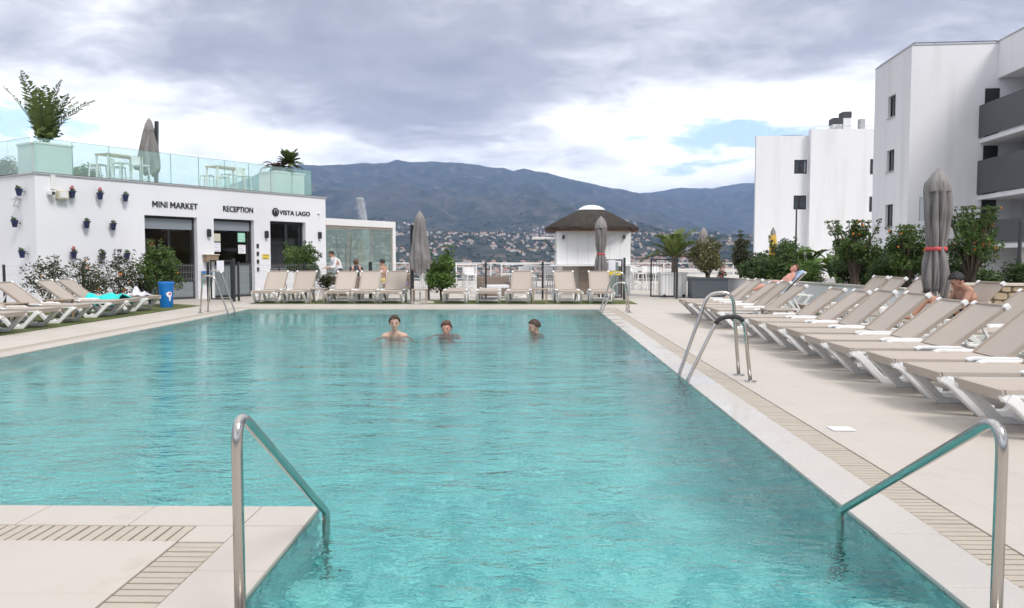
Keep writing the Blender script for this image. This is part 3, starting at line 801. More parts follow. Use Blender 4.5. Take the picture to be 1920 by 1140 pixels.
# farther off the slats merge: one finely ribbed strip per side
b = MB(); y = 11.25
while y < YF + CW: b.box((XR(y) + CW + DW / 2, y, -0.0225), (DW - .012, .047, .035)); y += P_
y = YN + .3
while y < YF + CW: b.box((XL(y) - CW - DW / 2, y, -0.0225), (DW - .012, .047, .035)); y += P_
x = XL(YF) - CW - DW
while x < XR(YF) + CW + DW: b.box((x, YF + CW + DW / 2, -0.0225), (.047, DW - .012, .035)); x += P_
o = b.build('slat_run', 'slat_stone', drain); o['kind'] = 'stuff'
b = MB()
b.add([(XR(1) + CW, 1.5, -.06), (XR(1) + CW + DW, 1.5, -.06), (XR(YF) + CW + DW, YF + CW + DW, -.06), (XR(YF) + CW, YF + CW + DW, -.06)], [(0, 1, 2, 3)])
b.add([(XL(YN) - CW - DW, YN - CW - DW, -.061), (XL(YN) - CW, YN - CW - DW, -.061), (XL(YF) - CW, YF + CW + DW, -.061), (XL(YF) - CW - DW, YF + CW + DW, -.061)], [(0, 1, 2, 3)])
b.add([(XL(YF) - CW - DW, YF + CW, -.062), (XR(YF) + CW + DW, YF + CW, -.062), (XR(YF) + CW + DW, YF + CW + DW, -.062), (XL(YF) - CW - DW, YF + CW + DW, -.062)], [(0, 1, 2, 3)])
b.add([(XL(YN) - CW - DW, YN - CW - DW, -.063), (XB - CW, YN - CW - DW, -.063), (XB - CW, YN - CW, -.063), (XL(YN) - CW - DW, YN - CW, -.063)], [(0, 1, 2, 3)])
b.add([(XB - CW - DW, 1.2, -.064), (XB - CW, 1.2, -.064), (XB - CW, YN - CW, -.064), (XB - CW - DW, YN - CW, -.064)], [(0, 1, 2, 3)])
b.build('channel_bed', 'channel_dark', drain)
# deck: slabs of paving round the pool and on to the terrace
b = MB(); o_ = CW + DW
YD = YF + o_
def dq(p): b.prism(p, -0.3, 0.0)
dq([(XR(-4) + o_, -4), (26, -4), (26, YD), (XR(YD) + o_, YD)])
dq([(-26, YN - o_), (XL(YN) - o_, YN - o_), (XL(YD) - o_, YD), (-26, YD)])
dq([(-26, -4), (XB - o_, -4), (XB - o_, YN - o_), (-26, YN - o_)])
dq([(XB - o_, -4), (XR(-4) + o_, -4), (XR(YS) + o_, YS - CW), (XB - o_, YS - CW)])
dq([(-26, YD), (26, YD), (26, 30), (12.5, 30), (12.5, 47), (-26, 47)])
struct(b.build('pool_deck', 'deck_slab'))
# turf strips under the loungers
t1 = MB().prism([(-8.68, 3), (-8.97, 21.75), (-10.1, 22.55), (-16, 17.0), (-16, 3)], 0.002, 0.014)
struct(t1.build('turf_left', 'turf'))
struct(MB().prism([(-7.9, 22.75), (3.2, 22.75), (3.2, 24.7), (-7.9, 24.7)], 0.002, 0.014).build('turf_far', 'turf'))
struct(MB().prism([(5.25, 6), (7.7, 6), (7.7, 22.5), (5.35, 22.5)], 0.002, 0.05).build('turf_right', 'turf'))

# ------------------------------------------------------------------ terrain: hilltop, valley, foothills, two ranges
def ridge_tab(tab):
    px = np.array([t[0] for t in tab], float); py = np.array([t[1] for t in tab], float)
    return np.arctan((px - 985) / 1493), (485 - py) / 1493
A1, E1 = ridge_tab([(-1500, 400), (-600, 408), (0, 404), (300, 382), (400, 360), (440, 346), (467, 336), (495, 327), (530, 316), (562, 308), (600, 311), (640, 313), (690, 308), (725, 307), (745, 302), (772, 306), (800, 306), (812, 304), (835, 306), (860, 305), (890, 308), (915, 312), (945, 314), (962, 321), (982, 317), (1005, 323), (1060, 337), (1110, 349), (1170, 359), (1215, 371), (1260, 386), (1320, 404), (1420, 428), (1600, 440), (2400, 425), (3500, 420)])
A2, E2 = ridge_tab([(-1500, 420), (900, 420), (1100, 392), (1180, 376), (1215, 369), (1250, 362), (1300, 357), (1330, 360), (1380, 351), (1415, 349), (1500, 343), (1700, 350), (2400, 345), (3500, 350)])
def smooth(a, b_, x): k = np.clip((x - a) / (b_ - a), 0, 1); return k * k * (3 - 2 * k)
def height(x, y):
    r = np.hypot(x, y); az = np.arctan2(x, y)
    base = np.interp(r, [0, 60, 110, 200, 400, 900, 1400, 1900, 2500, 3200, 4000, 5000, 6500, 9000, 14000], [-8, -9, -15, -26, -40, -50, -30, 12, 75, 140, 215, 330, 470, 380, 300])
    ca = np.maximum(np.cos(az), 0.35)
    e1 = np.interp(az, A1, E1) * 6600 * ca; e2 = np.interp(az, A2, E2) * 8600 * ca
    m1 = np.exp(-((r - 6600) / np.where(r < 6600, 1650, 1200)) ** 2); m2 = np.exp(-((r - 8600) / np.where(r < 8600, 1100, 1500)) ** 2)
    gul = fbm(x / 1700, y / 1700, 3, 5, 0.52, True)
    hill = fbm(x / 520, y / 520, 9, 4, 0.5)
    low = base * (1 - m1) * (1 - m2)
    spur = 1 + 0.0 * r
    amp = smooth(2300, 4200, r) * (1 - smooth(0.80, 0.985, m1)) * (1 - smooth(0.80, 0.985, m2))
    z = low + np.maximum(e1, 60) * m1 + np.maximum(e2, 60) * m2 + amp * (150 * gul) + smooth(900, 2200, r) * (1 - m1) * (1 - m2) * 26 * hill
    z = z + smooth(5000, 6300, r) * 10 * fbm(x / 160, y / 160, 21, 3)
    # nearer spurs stay below the skyline of the range behind them
    el1 = np.maximum(np.interp(az, A1, E1), 0.03) * ca; el2 = np.maximum(np.interp(az, A2, E2), 0.03) * ca
    lim = np.where(r < 6600, np.maximum(el1 * r * (0.74 + 0.26 * (r / 6600) ** 3), 40), np.maximum(np.where(r < 8600, el2 * r, 1e9), el1 * 6600))
    z = np.where((r > 2000) & (z > lim), lim - 6 * np.abs(fbm(x / 260, y / 260, 31, 3)), z)
    carve = smooth(2300, 3600, r) * (1 - smooth(0.90, 0.995, m1)) * (1 - smooth(0.90, 0.995, m2))
    z = z - carve * (250 * (0.5 - 0.5 * fbm(x / 900 + y / 5000, y / 1500, 41, 4, 0.55, True)) + 60 * (0.5 - 0.5 * fbm(x / 230, y / 330, 47, 3, 0.5, True)))
    z = z + smooth(5200, 6300, r) * (30 * fbm(x / 520, y / 520, 61, 4, 0.55, True) - 8)
    # plateau of the resort
    dA = np.maximum(np.maximum(-70 - x, x - 18), np.maximum(-90 - y, y - 46.5)); dB = np.maximum(np.maximum(12 - x, x - 170), np.maximum(-90 - y, y - 110))
    p = 1 - smooth(0, 26, np.minimum(dA, dB))
    pl = -0.32 - 3.0 * (1 - smooth(24.2, 26.0, r))          # excavated under the pool and deck
    return z * (1 - p) + pl * p
def build_terrain():
    azs = np.concatenate([np.arange(-180, -44, 2.0), np.arange(-44, 44, 0.13), np.arange(44, 180, 2.0)]) * np.pi / 180
    rs = np.concatenate([[0.5, 12, 24], np.geomspace(26.2, 900, 70), np.linspace(930, 9000, 190), np.linspace(9100, 11700, 24)])
    n, mr = len(azs), len(rs)
    A, R_ = np.meshgrid(azs, rs)
    x = R_ * np.sin(A); y = R_ * np.cos(A); z = height(x, y)
    V = np.stack([x, y, z], -1).reshape(-1, 3)
    i, j = np.meshgrid(np.arange(mr - 1), np.arange(n), indexing='ij'); j2 = (j + 1) % n
    F = np.stack([i * n + j, (i + 1) * n + j, (i + 1) * n + j2, i * n + j2], -1).reshape(-1, 4)[:, ::-1]
    me = bpy.data.meshes.new('terrain'); me.vertices.add(len(V)); me.vertices.foreach_set('co', V.ravel())
    me.loops.add(F.size); me.loops.foreach_set('vertex_index', F.ravel().astype(np.int32))
    me.polygons.add(len(F)); me.polygons.foreach_set('loop_start', np.arange(0, F.size, 4, dtype=np.int32))
    me.update(calc_edges=True); me.polygons.foreach_set('use_smooth', [True] * len(F))
    o = bpy.data.objects.new('terrain', me); finish(o, 'hillside'); struct(o)
build_terrain()
# air between here and the mountains
hz, nt, N, L = newmat('haze_air')
out = N.new('ShaderNodeOutputMaterial'); pv = N.new('ShaderNodeVolumePrincipled')
pv.inputs['Color'].default_value = (0.39, 0.58, 1.0, 1); pv.inputs['Density'].default_value = 1.05e-4; pv.inputs['Anisotropy'].default_value = 0.0
L.new(pv.outputs[0], out.inputs['Volume'])
stuff(MB().b2(-11800, 11800, -11800, 11800, -110, 860).build('haze', 'haze_air'))

# ================================================================== reception building (left), its own frame: x along the facade, -y outward
FC = Vector((-13.20, 21.36, 0)); FA = math.atan2(0.84294, 0.53800)
FU = Vector((math.cos(FA), math.sin(FA), 0)); FN = Vector((math.sin(FA), -math.cos(FA), 0))
def fac(t, out, z): return FC + FU * t + FN * out + Vector((0, 0, z))
HB = 3.58
rb = thing('reception_building', 'low white flat-roofed building with three dark glass fronts and a roof terrace', 'building', FC, FA)
D1, D2, D3 = (3.13, 4.93), (5.55, 7.16), (7.85, 9.47)
front = wall_panel(10.47, HB, 0.34, [(D1[0], D1[1], 0.0, 2.62), (D2[0], D2[1], 0.0, 2.62), (D3[0], D3[1], 0.95, 2.63)])
front.build('front_wall', 'white_wall', rb)
MB().b2(0.0, 0.3, 0.343, 7.2, 0, HB).build('side_wall', 'white_wall', rb)
MB().b2(10.17, 10.468, 0.343, 7.0, 0, HB).build('end_wall', 'white_wall', rb)
MB().b2(0.302, 10.168, 6.9, 7.2, 0, HB).build('back_wall', 'white_wall', rb)
rf = MB().b2(0.31, 10.16, 0.35, 6.89, HB - 0.28, HB - 0.10).build('roof', 'concrete_pale', rb)
b = MB(); b.b2(-0.04, 10.5, -0.04, 0.36, HB + .001, HB + 0.035); b.b2(-0.04, 0.32, 0.362, 7.24, HB + .001, HB + 0.035); b.b2(10.15, 10.5, 0.362, 7.24, HB + .001, HB + 0.035)
b.build('parapet_cap', 'cap_grey', rb)
MB().b2(0.302, 10.165, 0.345, 6.89, 0.002, 0.02).build('interior_floor', 'interior_floor', rb)
MB().b2(0.302, 10.165, 3.6, 3.7, 0.02, 3.28).build('interior_partition', 'interior_wall', rb)
for x0 in (5.18, 7.48): MB().b2(x0, x0 + .08, 0.345, 3.6, 0.02, 3.28).build('interior_partition', 'interior_dark', rb)
# shop interior
for k, (x0, h_) in enumerate([(3.15, 1.9), (3.85, 1.5), (4.6, 2.0)]):
    MB().b2(x0, x0 + .55, 2.6, 3.1, 0.02, h_).build('shop_shelf', 'shelf_goods', rb)
MB().b2(5.7, 7.1, 2.4, 2.9, 0.02, 1.05).build('reception_desk', 'wood_brown', rb)
MB().b2(7.9, 9.4, 2.6, 3.2, 0.02, 1.2).build('interior_counter', 'interior_dark', rb)
for (tx, ty, z) in ((3.62, 1.2, 2.42), (4.2, 2.0, 2.42), (5.8, 1.4, 2.42)):
    l = MB().ball((tx, ty, z), 0.055).build('ceiling_bulb', 'bulb_warm', rb); MB().tube([(tx, ty, z + .05), (tx, ty, 3.28)], 0.006, 5).build('lamp_cord', 'black_frame', rb)
def glazed(x0, x1, z0, z1, y, kind):
    dr = MB(); frame_rect(dr, x0 + .003, x1 - .003, z0 + .003, z1 - .003, y, 0.075, 0.07)
    f = dr.build('door_frame' if kind != 'win' else 'window_frame', 'black_frame', rb)
    gx0, gx1, gz0, gz1 = x0 + .08, x1 - .08, z0 + .08, z1 - .08
    if kind == 'market':
        MB().b2(gx0, gx1, y + .03, y + .04, gz0, gz1).build('pane', 'glass_dark', f)
        MB().b2(gx0, gx1, y + .005, y + .028, 2.22, gz1).build('blind_reflection', 'blind_grey', f)  # roller blind and the grey-blue reflection band, both put into one grey strip
        MB().b2(gx0, gx1, y + .012, y + .028, gz0, 0.55).build('grey_reflection', 'frosted', f)  # grey reflection low on the shop glass, put in as a coloured sheet
        MB().b2((gx0 + gx1) / 2 - .03, (gx0 + gx1) / 2 + .03, y + .005, y + .065, gz0, 2.2).build('mullion', 'black_frame', f)
    elif kind == 'reception':
        MB().b2(gx0, gx1, y + .03, y + .04, 1.13, gz1).build('pane', 'glass_dark', f)
        MB().b2(gx0, gx1, y + .005, y + .028, 2.24, gz1).build('blind_reflection', 'blind_grey', f)  # grey strip again carries both the blind and the reflected band
        MB().b2(gx0, gx1, y + .03, y + .05, gz0, 1.07).build('frosted_panel', 'frosted', f)
        MB().b2(gx0, gx1, y + .005, y + .065, 1.075, 1.125).build('mid_rail', 'black_frame', f)
    else:
        xm = (x0 + x1) / 2 + .02
        MB().b2(gx0, xm - .06, y + .03, y + .04, gz0, gz1).build('pane', 'glass_dark', f)
        MB().b2(xm + .06, gx1, y + .03, y + .04, gz0, gz1).build('pane', 'glass_dark', f)
        MB().b2(xm - .058, xm + .058, y - .01, y + .075, z0 + .08, z1 - .08).build('mullion', 'black_frame', f)
    return f
glazed(*D1, 0.0, 2.62, 0.16, 'market'); fr2 = glazed(*D2, 0.0, 2.62, 0.16, 'reception'); glazed(*D3, 0.95, 2.63, 0.16, 'win')
MB().b2(D3[0] - .03, D3[1] + .03, -0.05, 0.2, 0.905, 0.947).build('window_sill', 'black_frame', rb)
# black wall lamps and switches
for t, z in ((5.33, 2.13), (7.65, 2.14), (10.12, 2.17)):
    l = MB().b2(t - .055, t + .055, -0.11, -0.002, z - .12, z + .12).build('wall_lamp', 'black_frame', rb, bevel=.01)
    MB().b2(t - .035, t + .035, -0.09, -.03, z + .121, z + .135).build('lamp_glass', 'frosted', l)
for z in (1.74, 1.47, 1.2, 0.93): MB().b2(7.25, 7.33, -0.03, -0.002, z - .07, z + .07).build('door_intercom', 'black_frame', rb)
MB().lathe([(.05, 0), (.05, .02)], (0, 0, 0), 14).build('vent_cover', 'white_plastic', rb, True, loc=(10.1, -.03, 2.98))
# conduit and outdoor unit near the corner
MB().b2(0.40, 0.52, -0.06, -0.002, 3.2, HB - .002).build('cable_duct', 'white_plastic', rb)
u = MB().b2(0.52, 0.80, -0.20, -0.002, 2.93, 3.17).build('alarm_box', 'beige_plastic', rb, bevel=.02)
MB().b2(0.56, 0.76, -0.215, -0.203, 2.97, 3.13).build('front_grille', 'white_plastic', u)
c_ = MB().b2(0.29, 0.45, -0.22, -0.03, 3.03, 3.15).build('security_camera', 'white_plastic', rb, bevel=.02)
MB().ball((0.37, -0.225, 3.08), 0.045).build('lens', 'black_frame', c_, True)
c_ = MB().b2(-0.22, -0.03, 0.75, 0.9, 2.9, 3.0).build('security_camera', 'white_plastic', rb, bevel=.02)
MB().tube([(-.12, .8, 2.9), (-.12, .95, 2.75), (-.02, .95, 2.75)], .02, 6).build('bracket', 'white_plastic', c_)
# roof balustrade: glass panels on a base rail
bal = thing('glass_balustrade', 'green tinted frameless glass balustrade along the edge of the roof terrace', 'balustrade', fac(0, -.14, HB + 0.036), FA)
MB().b2(0.02, 9.92, -0.03, 0.03, 0, 0.03).build('base_rail', 'steel', bal)
edges = [0.06, 1.1, 2.16, 3.17, 4.14, 5.13, 6.12, 7.09, 8.03, 8.98, 9.91]
for a, c in zip(edges[:-1], edges[1:]):
    g = MB().b2(a + .006, c - .006, -0.008, 0.008, 0.031, 0.95).build('glass_panel', 'glass_green', bal)
    MB().b2(a + .006, c - .006, -0.0082, 0.0082, 0.951, 0.958).build('panel_edge', 'glass_edge', g)
    MB().b2(c - .0055, c + .0055, -0.008, 0.008, 0.031, 0.95).build('joint', 'glass_edge', bal)
for k in range(5):
    g = MB().b2(-0.008, 0.008, 0.03 + 1.25 * k, 1.27 + 1.25 * k, 0.031, 0.95).build('glass_panel', 'glass_green', bal)
    MB().b2(-0.0082, 0.0082, 0.03 + 1.25 * k, 1.27 + 1.25 * k, 0.951, 0.958).build('panel_edge', 'glass_edge', g)
    g = MB().b2(9.93, 9.946, 0.03 + 1.25 * k, 1.27 + 1.25 * k, 0.031, 0.95).build('glass_panel', 'glass_green', bal)
ZR = HB - 0.10      # roof terrace floor

# ------------------------------------------------------------------ lettering on the facade
def text_mesh(body, size, name, depth=0.02, offset=0.0):
    cu = bpy.data.curves.new(name, 'FONT'); cu.body = body; cu.size = size; cu.extrude = depth / 2; cu.offset = offset
    cu.resolution_u = 3
    o = bpy.data.objects.new(name, cu); COL.objects.link(o)
    dg = bpy.context.evaluated_depsgraph_get()
    me = bpy.data.meshes.new_from_object(o.evaluated_get(dg))
    bpy.data.objects.remove(o)
    return me
def sign(body, t0, t1, z0, hgt, name, label):
    """letters one by one, fitted between t0 and t1 along the facade"""
    root = thing(name, label, 'sign', fac(t0, 0.012, z0), FA)
    full = text_mesh(body, 1.0, 'tmp', 0.02, 0.004)
    co = np.array([v.co[:] for v in full.vertices]); w = co[:, 0].max() - co[:, 0].min(); hh = co[:, 1].max() - co[:, 1].min(); x00 = co[:, 0].min()
    # letter starts from prefix widths
    for i, ch in enumerate(body):
        if ch == ' ': continue
        me1 = text_mesh(body[:i + 1], 1.0, 'tmp', 0.02, 0.004); c1 = np.array([v.co[:] for v in me1.vertices])
        one = text_mesh(ch, 1.0, 'letter', 0.02, 0.004); co1 = np.array([v.co[:] for v in one.vertices])
        if ch == 'M':       # splayed M whose middle stops above the baseline, drawn with its own strokes
            a0, a1 = co1[:, 0].min() - .01, co1[:, 0].max() + .01; c0, c1_ = co1[:, 1].min(), co1[:, 1].max(); hM = c1_ - c0; am = (a0 + a1) / 2; st_ = .125
            q = MB()
            for poly in ([(a0, c0), (a0 + st_, c0), (a0 + st_, c1_), (a0, c1_)], [(a1 - st_, c0), (a1, c0), (a1, c1_), (a1 - st_, c1_)], [(a0 + st_, c1_), (a0 + st_, c1_ - .20), (am, c0 + .22 * hM), (am, c0 + .22 * hM + .19)], [(am, c0 + .22 * hM + .19), (am, c0 + .22 * hM), (a1 - st_, c1_ - .20), (a1 - st_, c1_)]): q.prism(poly, -.01, .01)
            one = q.mesh('letter'); co1 = np.array([v.co[:] for v in one.vertices])
        shift = c1[:, 0].max() - co1[:, 0].max()
        sx = (t1 - t0) / w; sz = hgt / hh
        for v in one.vertices:
            x, y, z = v.co; v.co = ((x + shift - x00) * sx, -z * 1.5 - 0.0, y * sz)
        one.update()
        finish(bpy.data.objects.new('letter', one), 'letter_black', root)
        bpy.data.meshes.remove(me1)
    bpy.data.meshes.remove(full)
    return root
sign('MINI MARKET', 3.40, 4.96, 2.875, 0.185, 'shop_sign', 'black raised letters reading MINI MARKET on white wall')
sign('RECEPTION', 5.92, 7.12, 2.87, 0.185, 'reception_sign', 'black raised letters reading RECEPTION above the middle door')
vs_ = sign('VISTA LAGO', 8.27, 9.68, 2.87, 0.16, 'restaurant_sign', 'black raised letters reading VISTA LAGO with a round emblem')
em = MB().lathe([(.145, 0), (.15, .008), (.145, .02)], seg=28).build('emblem', 'letter_black', vs_, True, loc=(-.185, 0.0, .075)); em.rotation_euler = (rad(90), 0, 0)
pts = [(0.075 * math.cos(a) * (1 - .07 * a) - .005, 0.085 * math.sin(a) * (1 - .07 * a) + .01, .022) for a in np.linspace(-0.9, 4.2, 20)]
MB().tube(pts, [.004 + .010 * math.sin(math.pi * k / 19) for k in range(20)], 5).build('emblem_curl', 'cap_grey', em, True)

# ------------------------------------------------------------------ notices on the doors, boards by the entrance
def flat(name, m, t, z, w, h_, out, label, cat, lines=0, lm='cap_grey', group=None):
    o = thing(name, label, cat, fac(t, out, z), FA, group)
    MB().b2(-w / 2, w / 2, -0.003, 0.003, -h_ / 2, h_ / 2).build('sheet', m, o)
    for k in range(lines): MB().b2(-w * .36, w * (.36 - .2 * (k % 2)), -0.0045, -0.0035, h_ * (.34 - .68 * k / max(1, lines - 1)) - .008, h_ * (.34 - .68 * k / max(1, lines - 1)) + .008).build('print_line', lm, o)
    return o
flat('notice', 'paper_green', 6.75, 2.02, .30, .31, -.155, 'green notice stuck on the glass of the reception door', 'notice', 4, 'paper')
flat('notice', 'paper', 6.76, 1.62, .30, .30, -.155, 'white notice below the green one on the reception door', 'notice', 4)
flat('notice', 'paper', 5.78, 1.68, .26, .30, -.155, 'pale notice at the left of the reception door glass', 'notice', 3)
flat('notice', 'beige_plastic', 5.78, 2.0, .26, .26, -.155, 'dull poster high on the left of the reception door', 'notice', 3)
flat('warning_plate', 'paper_yellow', 7.63, 1.37, .30, .16, .012, 'yellow strip sign on the pillar beside the reception door', 'sign', 2, 'letter_black')
pb = thing('post_box', 'brown wooden box fixed to the pillar left of the reception door', 'box', fac(5.28, .12, 1.33), FA)
MB().b2(-.17, .28, -.1, .1, -.13, .08).build('case', 'wood_brown', pb, bevel=.01); MB().b2(-.2, .31, -.13, .11, .081, .115).build('lid', 'stone_cap', pb, bevel=.01)
ib = thing('info_board', 'small teal board with a black lock hung on the left entrance pillar', 'sign', fac(5.22, .06, .72), FA)
MB().b2(-.2, .2, -.02, .02, -.18, .18).build('panel', 'frosted', ib); MB().b2(-.2, .2, -.025, -.021, .1, .18).build('heading', 'bin_blue', ib)
wb = thing('sandwich_board', 'white pavement board with a yellow band outside the restaurant window', 'sign', fac(8.25, 1.1, 0), FA)
MB().b2(-.3, .3, -.02, .02, .05, 1.05).build('panel', 'white_plastic', wb); MB().b2(-.28, .28, -.026, -.021, .62, .78).build('yellow_band', 'paper_yellow', wb)
for s in (-1, 1): MB().bar((s * .27, .03, 0), (s * .27, .0, .2), .03, .03).build('leg', 'white_plastic', wb)
bb = thing('banner_post', 'slim dark post standing by the white pillar right of reception', 'post', fac(7.45, .9, 0), FA)
MB().b2(-.03, .03, -.03, .03, 0.012, 1.15).build('shaft', 'black_frame', bb); MB().b2(-.1, .1, -.1, .1, 0, .012).build('foot', 'black_frame', bb)

# ------------------------------------------------------------------ blue flower pots on the wall
def pot_proto():
    t = thing('wall_pot', 'x', 'flower pot', (0, 0, 0))
    MB().lathe([(.055, -.1), (.085, .06), (.1, .06), (.1, .095), (.085, .095), (.075, .05)], seg=16).build('pot', 'pot_blue', t, True)
    MB().bar((0, .06, .02), (0, .16, .02), .03, .02).build('hook', 'dark_metal', t)
    o = bpy.data.objects.new('plant', leaf_mesh('plant', RNG.normal(size=(40, 3)) * .035 + np.array([0, 0, .12]), .06, 3)); finish(o, 'leaf_mid', t)
    return t
pots = [(0.91, .15, 3.08, 'blue wall pot with pink flowers nearest the corner in the top row', True), (1.70, .15, 3.09, 'blue wall pot with red and pink flowers, middle of the top row', True),
        (2.46, .15, 3.08, 'blue wall pot without flowers nearest the MINI MARKET letters', False), (1.29, .15, 2.26, 'left blue wall pot of the middle row on the front wall', False),
        (2.06, .15, 2.23, 'right blue wall pot of the middle row on the front wall', False), (0.90, .15, 1.40, 'blue wall pot with a pink bloom in the bottom row', True),
        (1.72, .15, 1.37, 'blue wall pot in the middle of the bottom row above the shrubs', False), (2.46, .15, 1.37, 'blue wall pot of the bottom row closest to the shop door', False)]
pp = None
pink = leaf_mesh('flower', RNG.normal(size=(14, 3)) * np.array([.02, .02, .03]) + np.array([0, -.02, .19]), .06, 9, None, .9)
pink.materials.append(MATS['pink_petal'])
for t, out, z, lab, fl in pots:
    if pp is None:
        pp = pot_proto(); pp.location = fac(t, out, z); pp.rotation_euler = (0, 0, FA); pp['label'] = lab; pp['group'] = 'blue flower pots on the white wall'; q = pp
        first = True
    else:
        q = copy_tree(pp0, fac(t, out, z), FA, lab, 'blue flower pots on the white wall') if False else None
        q = bpy.data.objects.new('wall_pot', None); COL.objects.link(q); q.location = fac(t, out, z); q.rotation_euler = (0, 0, FA); tag(q, lab, 'flower pot', 'blue flower pots on the white wall')
        for ch in pp.children:
            if ch.name.startswith('flower'): continue
            c = ch.copy(); COL.objects.link(c); c.parent = q
    if fl:
        o = bpy.data.objects.new('flower', pink); COL.objects.link(o); o.parent = q
for dy, z, lab in ((0.55, 3.10, 'highest blue pot on the shaded end wall at the left edge'), (0.85, 2.26, 'middle blue pot on the shaded end wall at the left edge'), (0.5, 1.42, 'lowest blue pot on the shaded end wall at the left edge')):
    q = bpy.data.objects.new('wall_pot', None); COL.objects.link(q); q.location = fac(0, 0, z) - FN * dy - FU * .15; q.rotation_euler = (0, 0, FA - rad(90)); tag(q, lab, 'flower pot', 'blue flower pots on the white wall')
    for ch in pp.children:
        if ch.name.startswith('flower'): continue
        c = ch.copy(); COL.objects.link(c); c.parent = q

# ------------------------------------------------------------------ glass restaurant pavilion on the end of the building
pv_ = thing('glass_pavilion', 'white framed glass restaurant pavilion joined to the end of the white building', 'building', fac(10.48, 0, 0), FA)
PW, PD, PH = 3.92, 5.0, 2.84
b = MB(); b.b2(0, PW, 0, PD, PH - .26, PH); b.build('roof_slab', 'white_paint', pv_)
for x, y in ((PW - .16, 0), (PW - .16, PD - .16), (0, PD - .16)): MB().b2(x, x + .159, y + .001, y + .159, 0, PH - .261).build('post', 'white_paint', pv_)
MB().b2(0.02, PW - .02, 0.02, PD - .02, 0.001, 0.04).build('floor', 'interior_floor', pv_)
MB().b2(0.05, PW - .2, .04, .09, PH - .35, PH - .262).build('head_rail', 'taupe_plastic', pv_)
for k in range(3):
    x0 = .03 + k * 1.24
    p_ = MB().b2(x0, x0 + 1.2, .06, .07, .05, PH - .36).build('glass_panel', 'glass_clear', pv_)
    MB().b2(x0 + 1.2, x0 + 1.225, .05, .08, .05, PH - .36).build('panel_stile', 'taupe_plastic', p_)
    p_ = MB().b2(PW - .09, PW - .08, .2 + k * 1.55, 1.7 + k * 1.55, .05, PH - .28).build('glass_panel', 'glass_clear', pv_)
    p_ = MB().b2(x0, x0 + 1.2, PD - .08, PD - .07, .05, PH - .28).build('glass_panel', 'glass_clear', pv_)
MB().b2(0.02, 1.75, 1.9, 2.0, 0.04, 1.5).build('bar_back', 'wood_light', pv_)
MB().b2(0.02, 1.7, 1.4, 1.9, 0.04, 1.05).build('bar_counter', 'wicker', pv_)
shrub('indoor_plant', 'leafy plant on the counter behind the pavilion glass', 'plant', fac(11.5, -2.1, 1.55), .75, .34, 'leaf_mid', 71, n=14, per=1800, leaf=.09, trunk=.12)
tk = thing('bare_trunks', 'three bare leaning trunks standing inside the glass pavilion', 'decoration', fac(13.1, -1.6, .04), FA)
for (x0, x1, h_) in ((-.15, -.55, 2.1), (.05, -.03, 1.95), (.2, .32, 2.2)): MB().tube([(x0, 0, 0), ((x0 + x1) / 2 + .03, .05, h_ / 2), (x1, 0, h_)], [.05, .04, .022], 7).build('trunk', 'bark', tk, True)

# ------------------------------------------------------------------ kiosk with thatched roof on the far terrace
kx0, kx1, ky = 1.12, 3.76, 28.6
kk = thing('thatched_kiosk', 'white beach-bar kiosk with a dark thatched roof and white cap', 'kiosk', ((kx0 + kx1) / 2, ky + 1.0, 0))
hw = (kx1 - kx0) / 2
kw = MB()
kw.b2(-hw, hw, -1.0, 1.0, 1.09, 2.34); kwo = kw.build('upper_wall', 'white_paint', kk, bevel=.01)
for s in (-1, 1): MB().b2(s * hw - .2 * (s > 0) + 0, s * hw + .2 * (s < 0), -.998, -.8, 0, 1.03).build('post', 'white_paint', kk)
MB().b2(-hw + .25, hw - .25, -.6, .98, 0, 1.03).build('inner_wall', 'concrete_pale', kk)
MB().b2(-.5, .05, -.88, -.63, 0.0, 1.0).build('wicker_panel', 'wicker', kk)
MB().b2(.1, .85, -.98, -.65, .01, 1.0).build('drinks_fridge', 'blind_grey', kk)
MB().b2(-hw - .25, hw + .28, -1.32, -.8, 1.035, 1.088).build('counter', 'white_paint', kk)
for k in range(1, 7): MB().b2(-hw + k * 2 * hw / 7 - .004, -hw + k * 2 * hw / 7 + .004, -1.004, -1.0005, 1.12, 2.2).build('board_joint', 'cap_grey', kwo)
for x in (-1.08, 1.08):
    l = MB().b2(x - .04, x + .04, -1.12, -1.005, 2.0, 2.14).build('wall_lamp', 'dark_metal', kk)
rr_ = random.Random(5)
prof = [(1.66, 2.33), (1.725, 2.345), (1.715, 2.43), (1.43, 2.60), (1.05, 2.81), (.72, 2.98), (.50, 3.08), (.3, 3.12)]
th = MB().lathe(prof, seg=64, mod=lambda a, i: 1 + .012 * math.sin(37 * a + i) + .01 * math.sin(11 * a + 2 * i)).build('thatch_roof', 'thatch', kk, True)
P = []; r2 = np.random.default_rng(4)
b = MB()
for k in range(2600):      # loose reeds on the slope and at the eave
    a = r2.random() * 6.283; t_ = r2.random() ** .7; r0 = 1.62 - .98 * t_; z0 = 2.49 + .52 * t_
    p0 = Vector((r0 * math.cos(a), r0 * math.sin(a), z0 + .015)); q0 = Vector(((r0 + .16) * math.cos(a + .02 * r2.normal()), (r0 + .16) * math.sin(a), z0 - .085 + .02 * r2.random()))
    sd = Vector((-math.sin(a), math.cos(a), 0)) * .012
    b.add([p0 - sd, p0 + sd, q0 + sd * .4, q0 - sd * .4], [(0, 1, 2, 3)])
o = b.build('reed', 'reed', th); o['kind'] = 'stuff'
MB().lathe([(1.64, 2.285), (1.70, 2.287), (1.70, 2.342), (1.64, 2.344)], seg=64).build('eave_edge', 'thatch_edge', kk, True)
MB().lathe([(.50, 3.06), (.50, 3.10), (.42, 3.17), (.28, 3.235), (.14, 3.265), (.02, 3.275)], seg=32).build('white_cap', 'white_paint', kk, True)
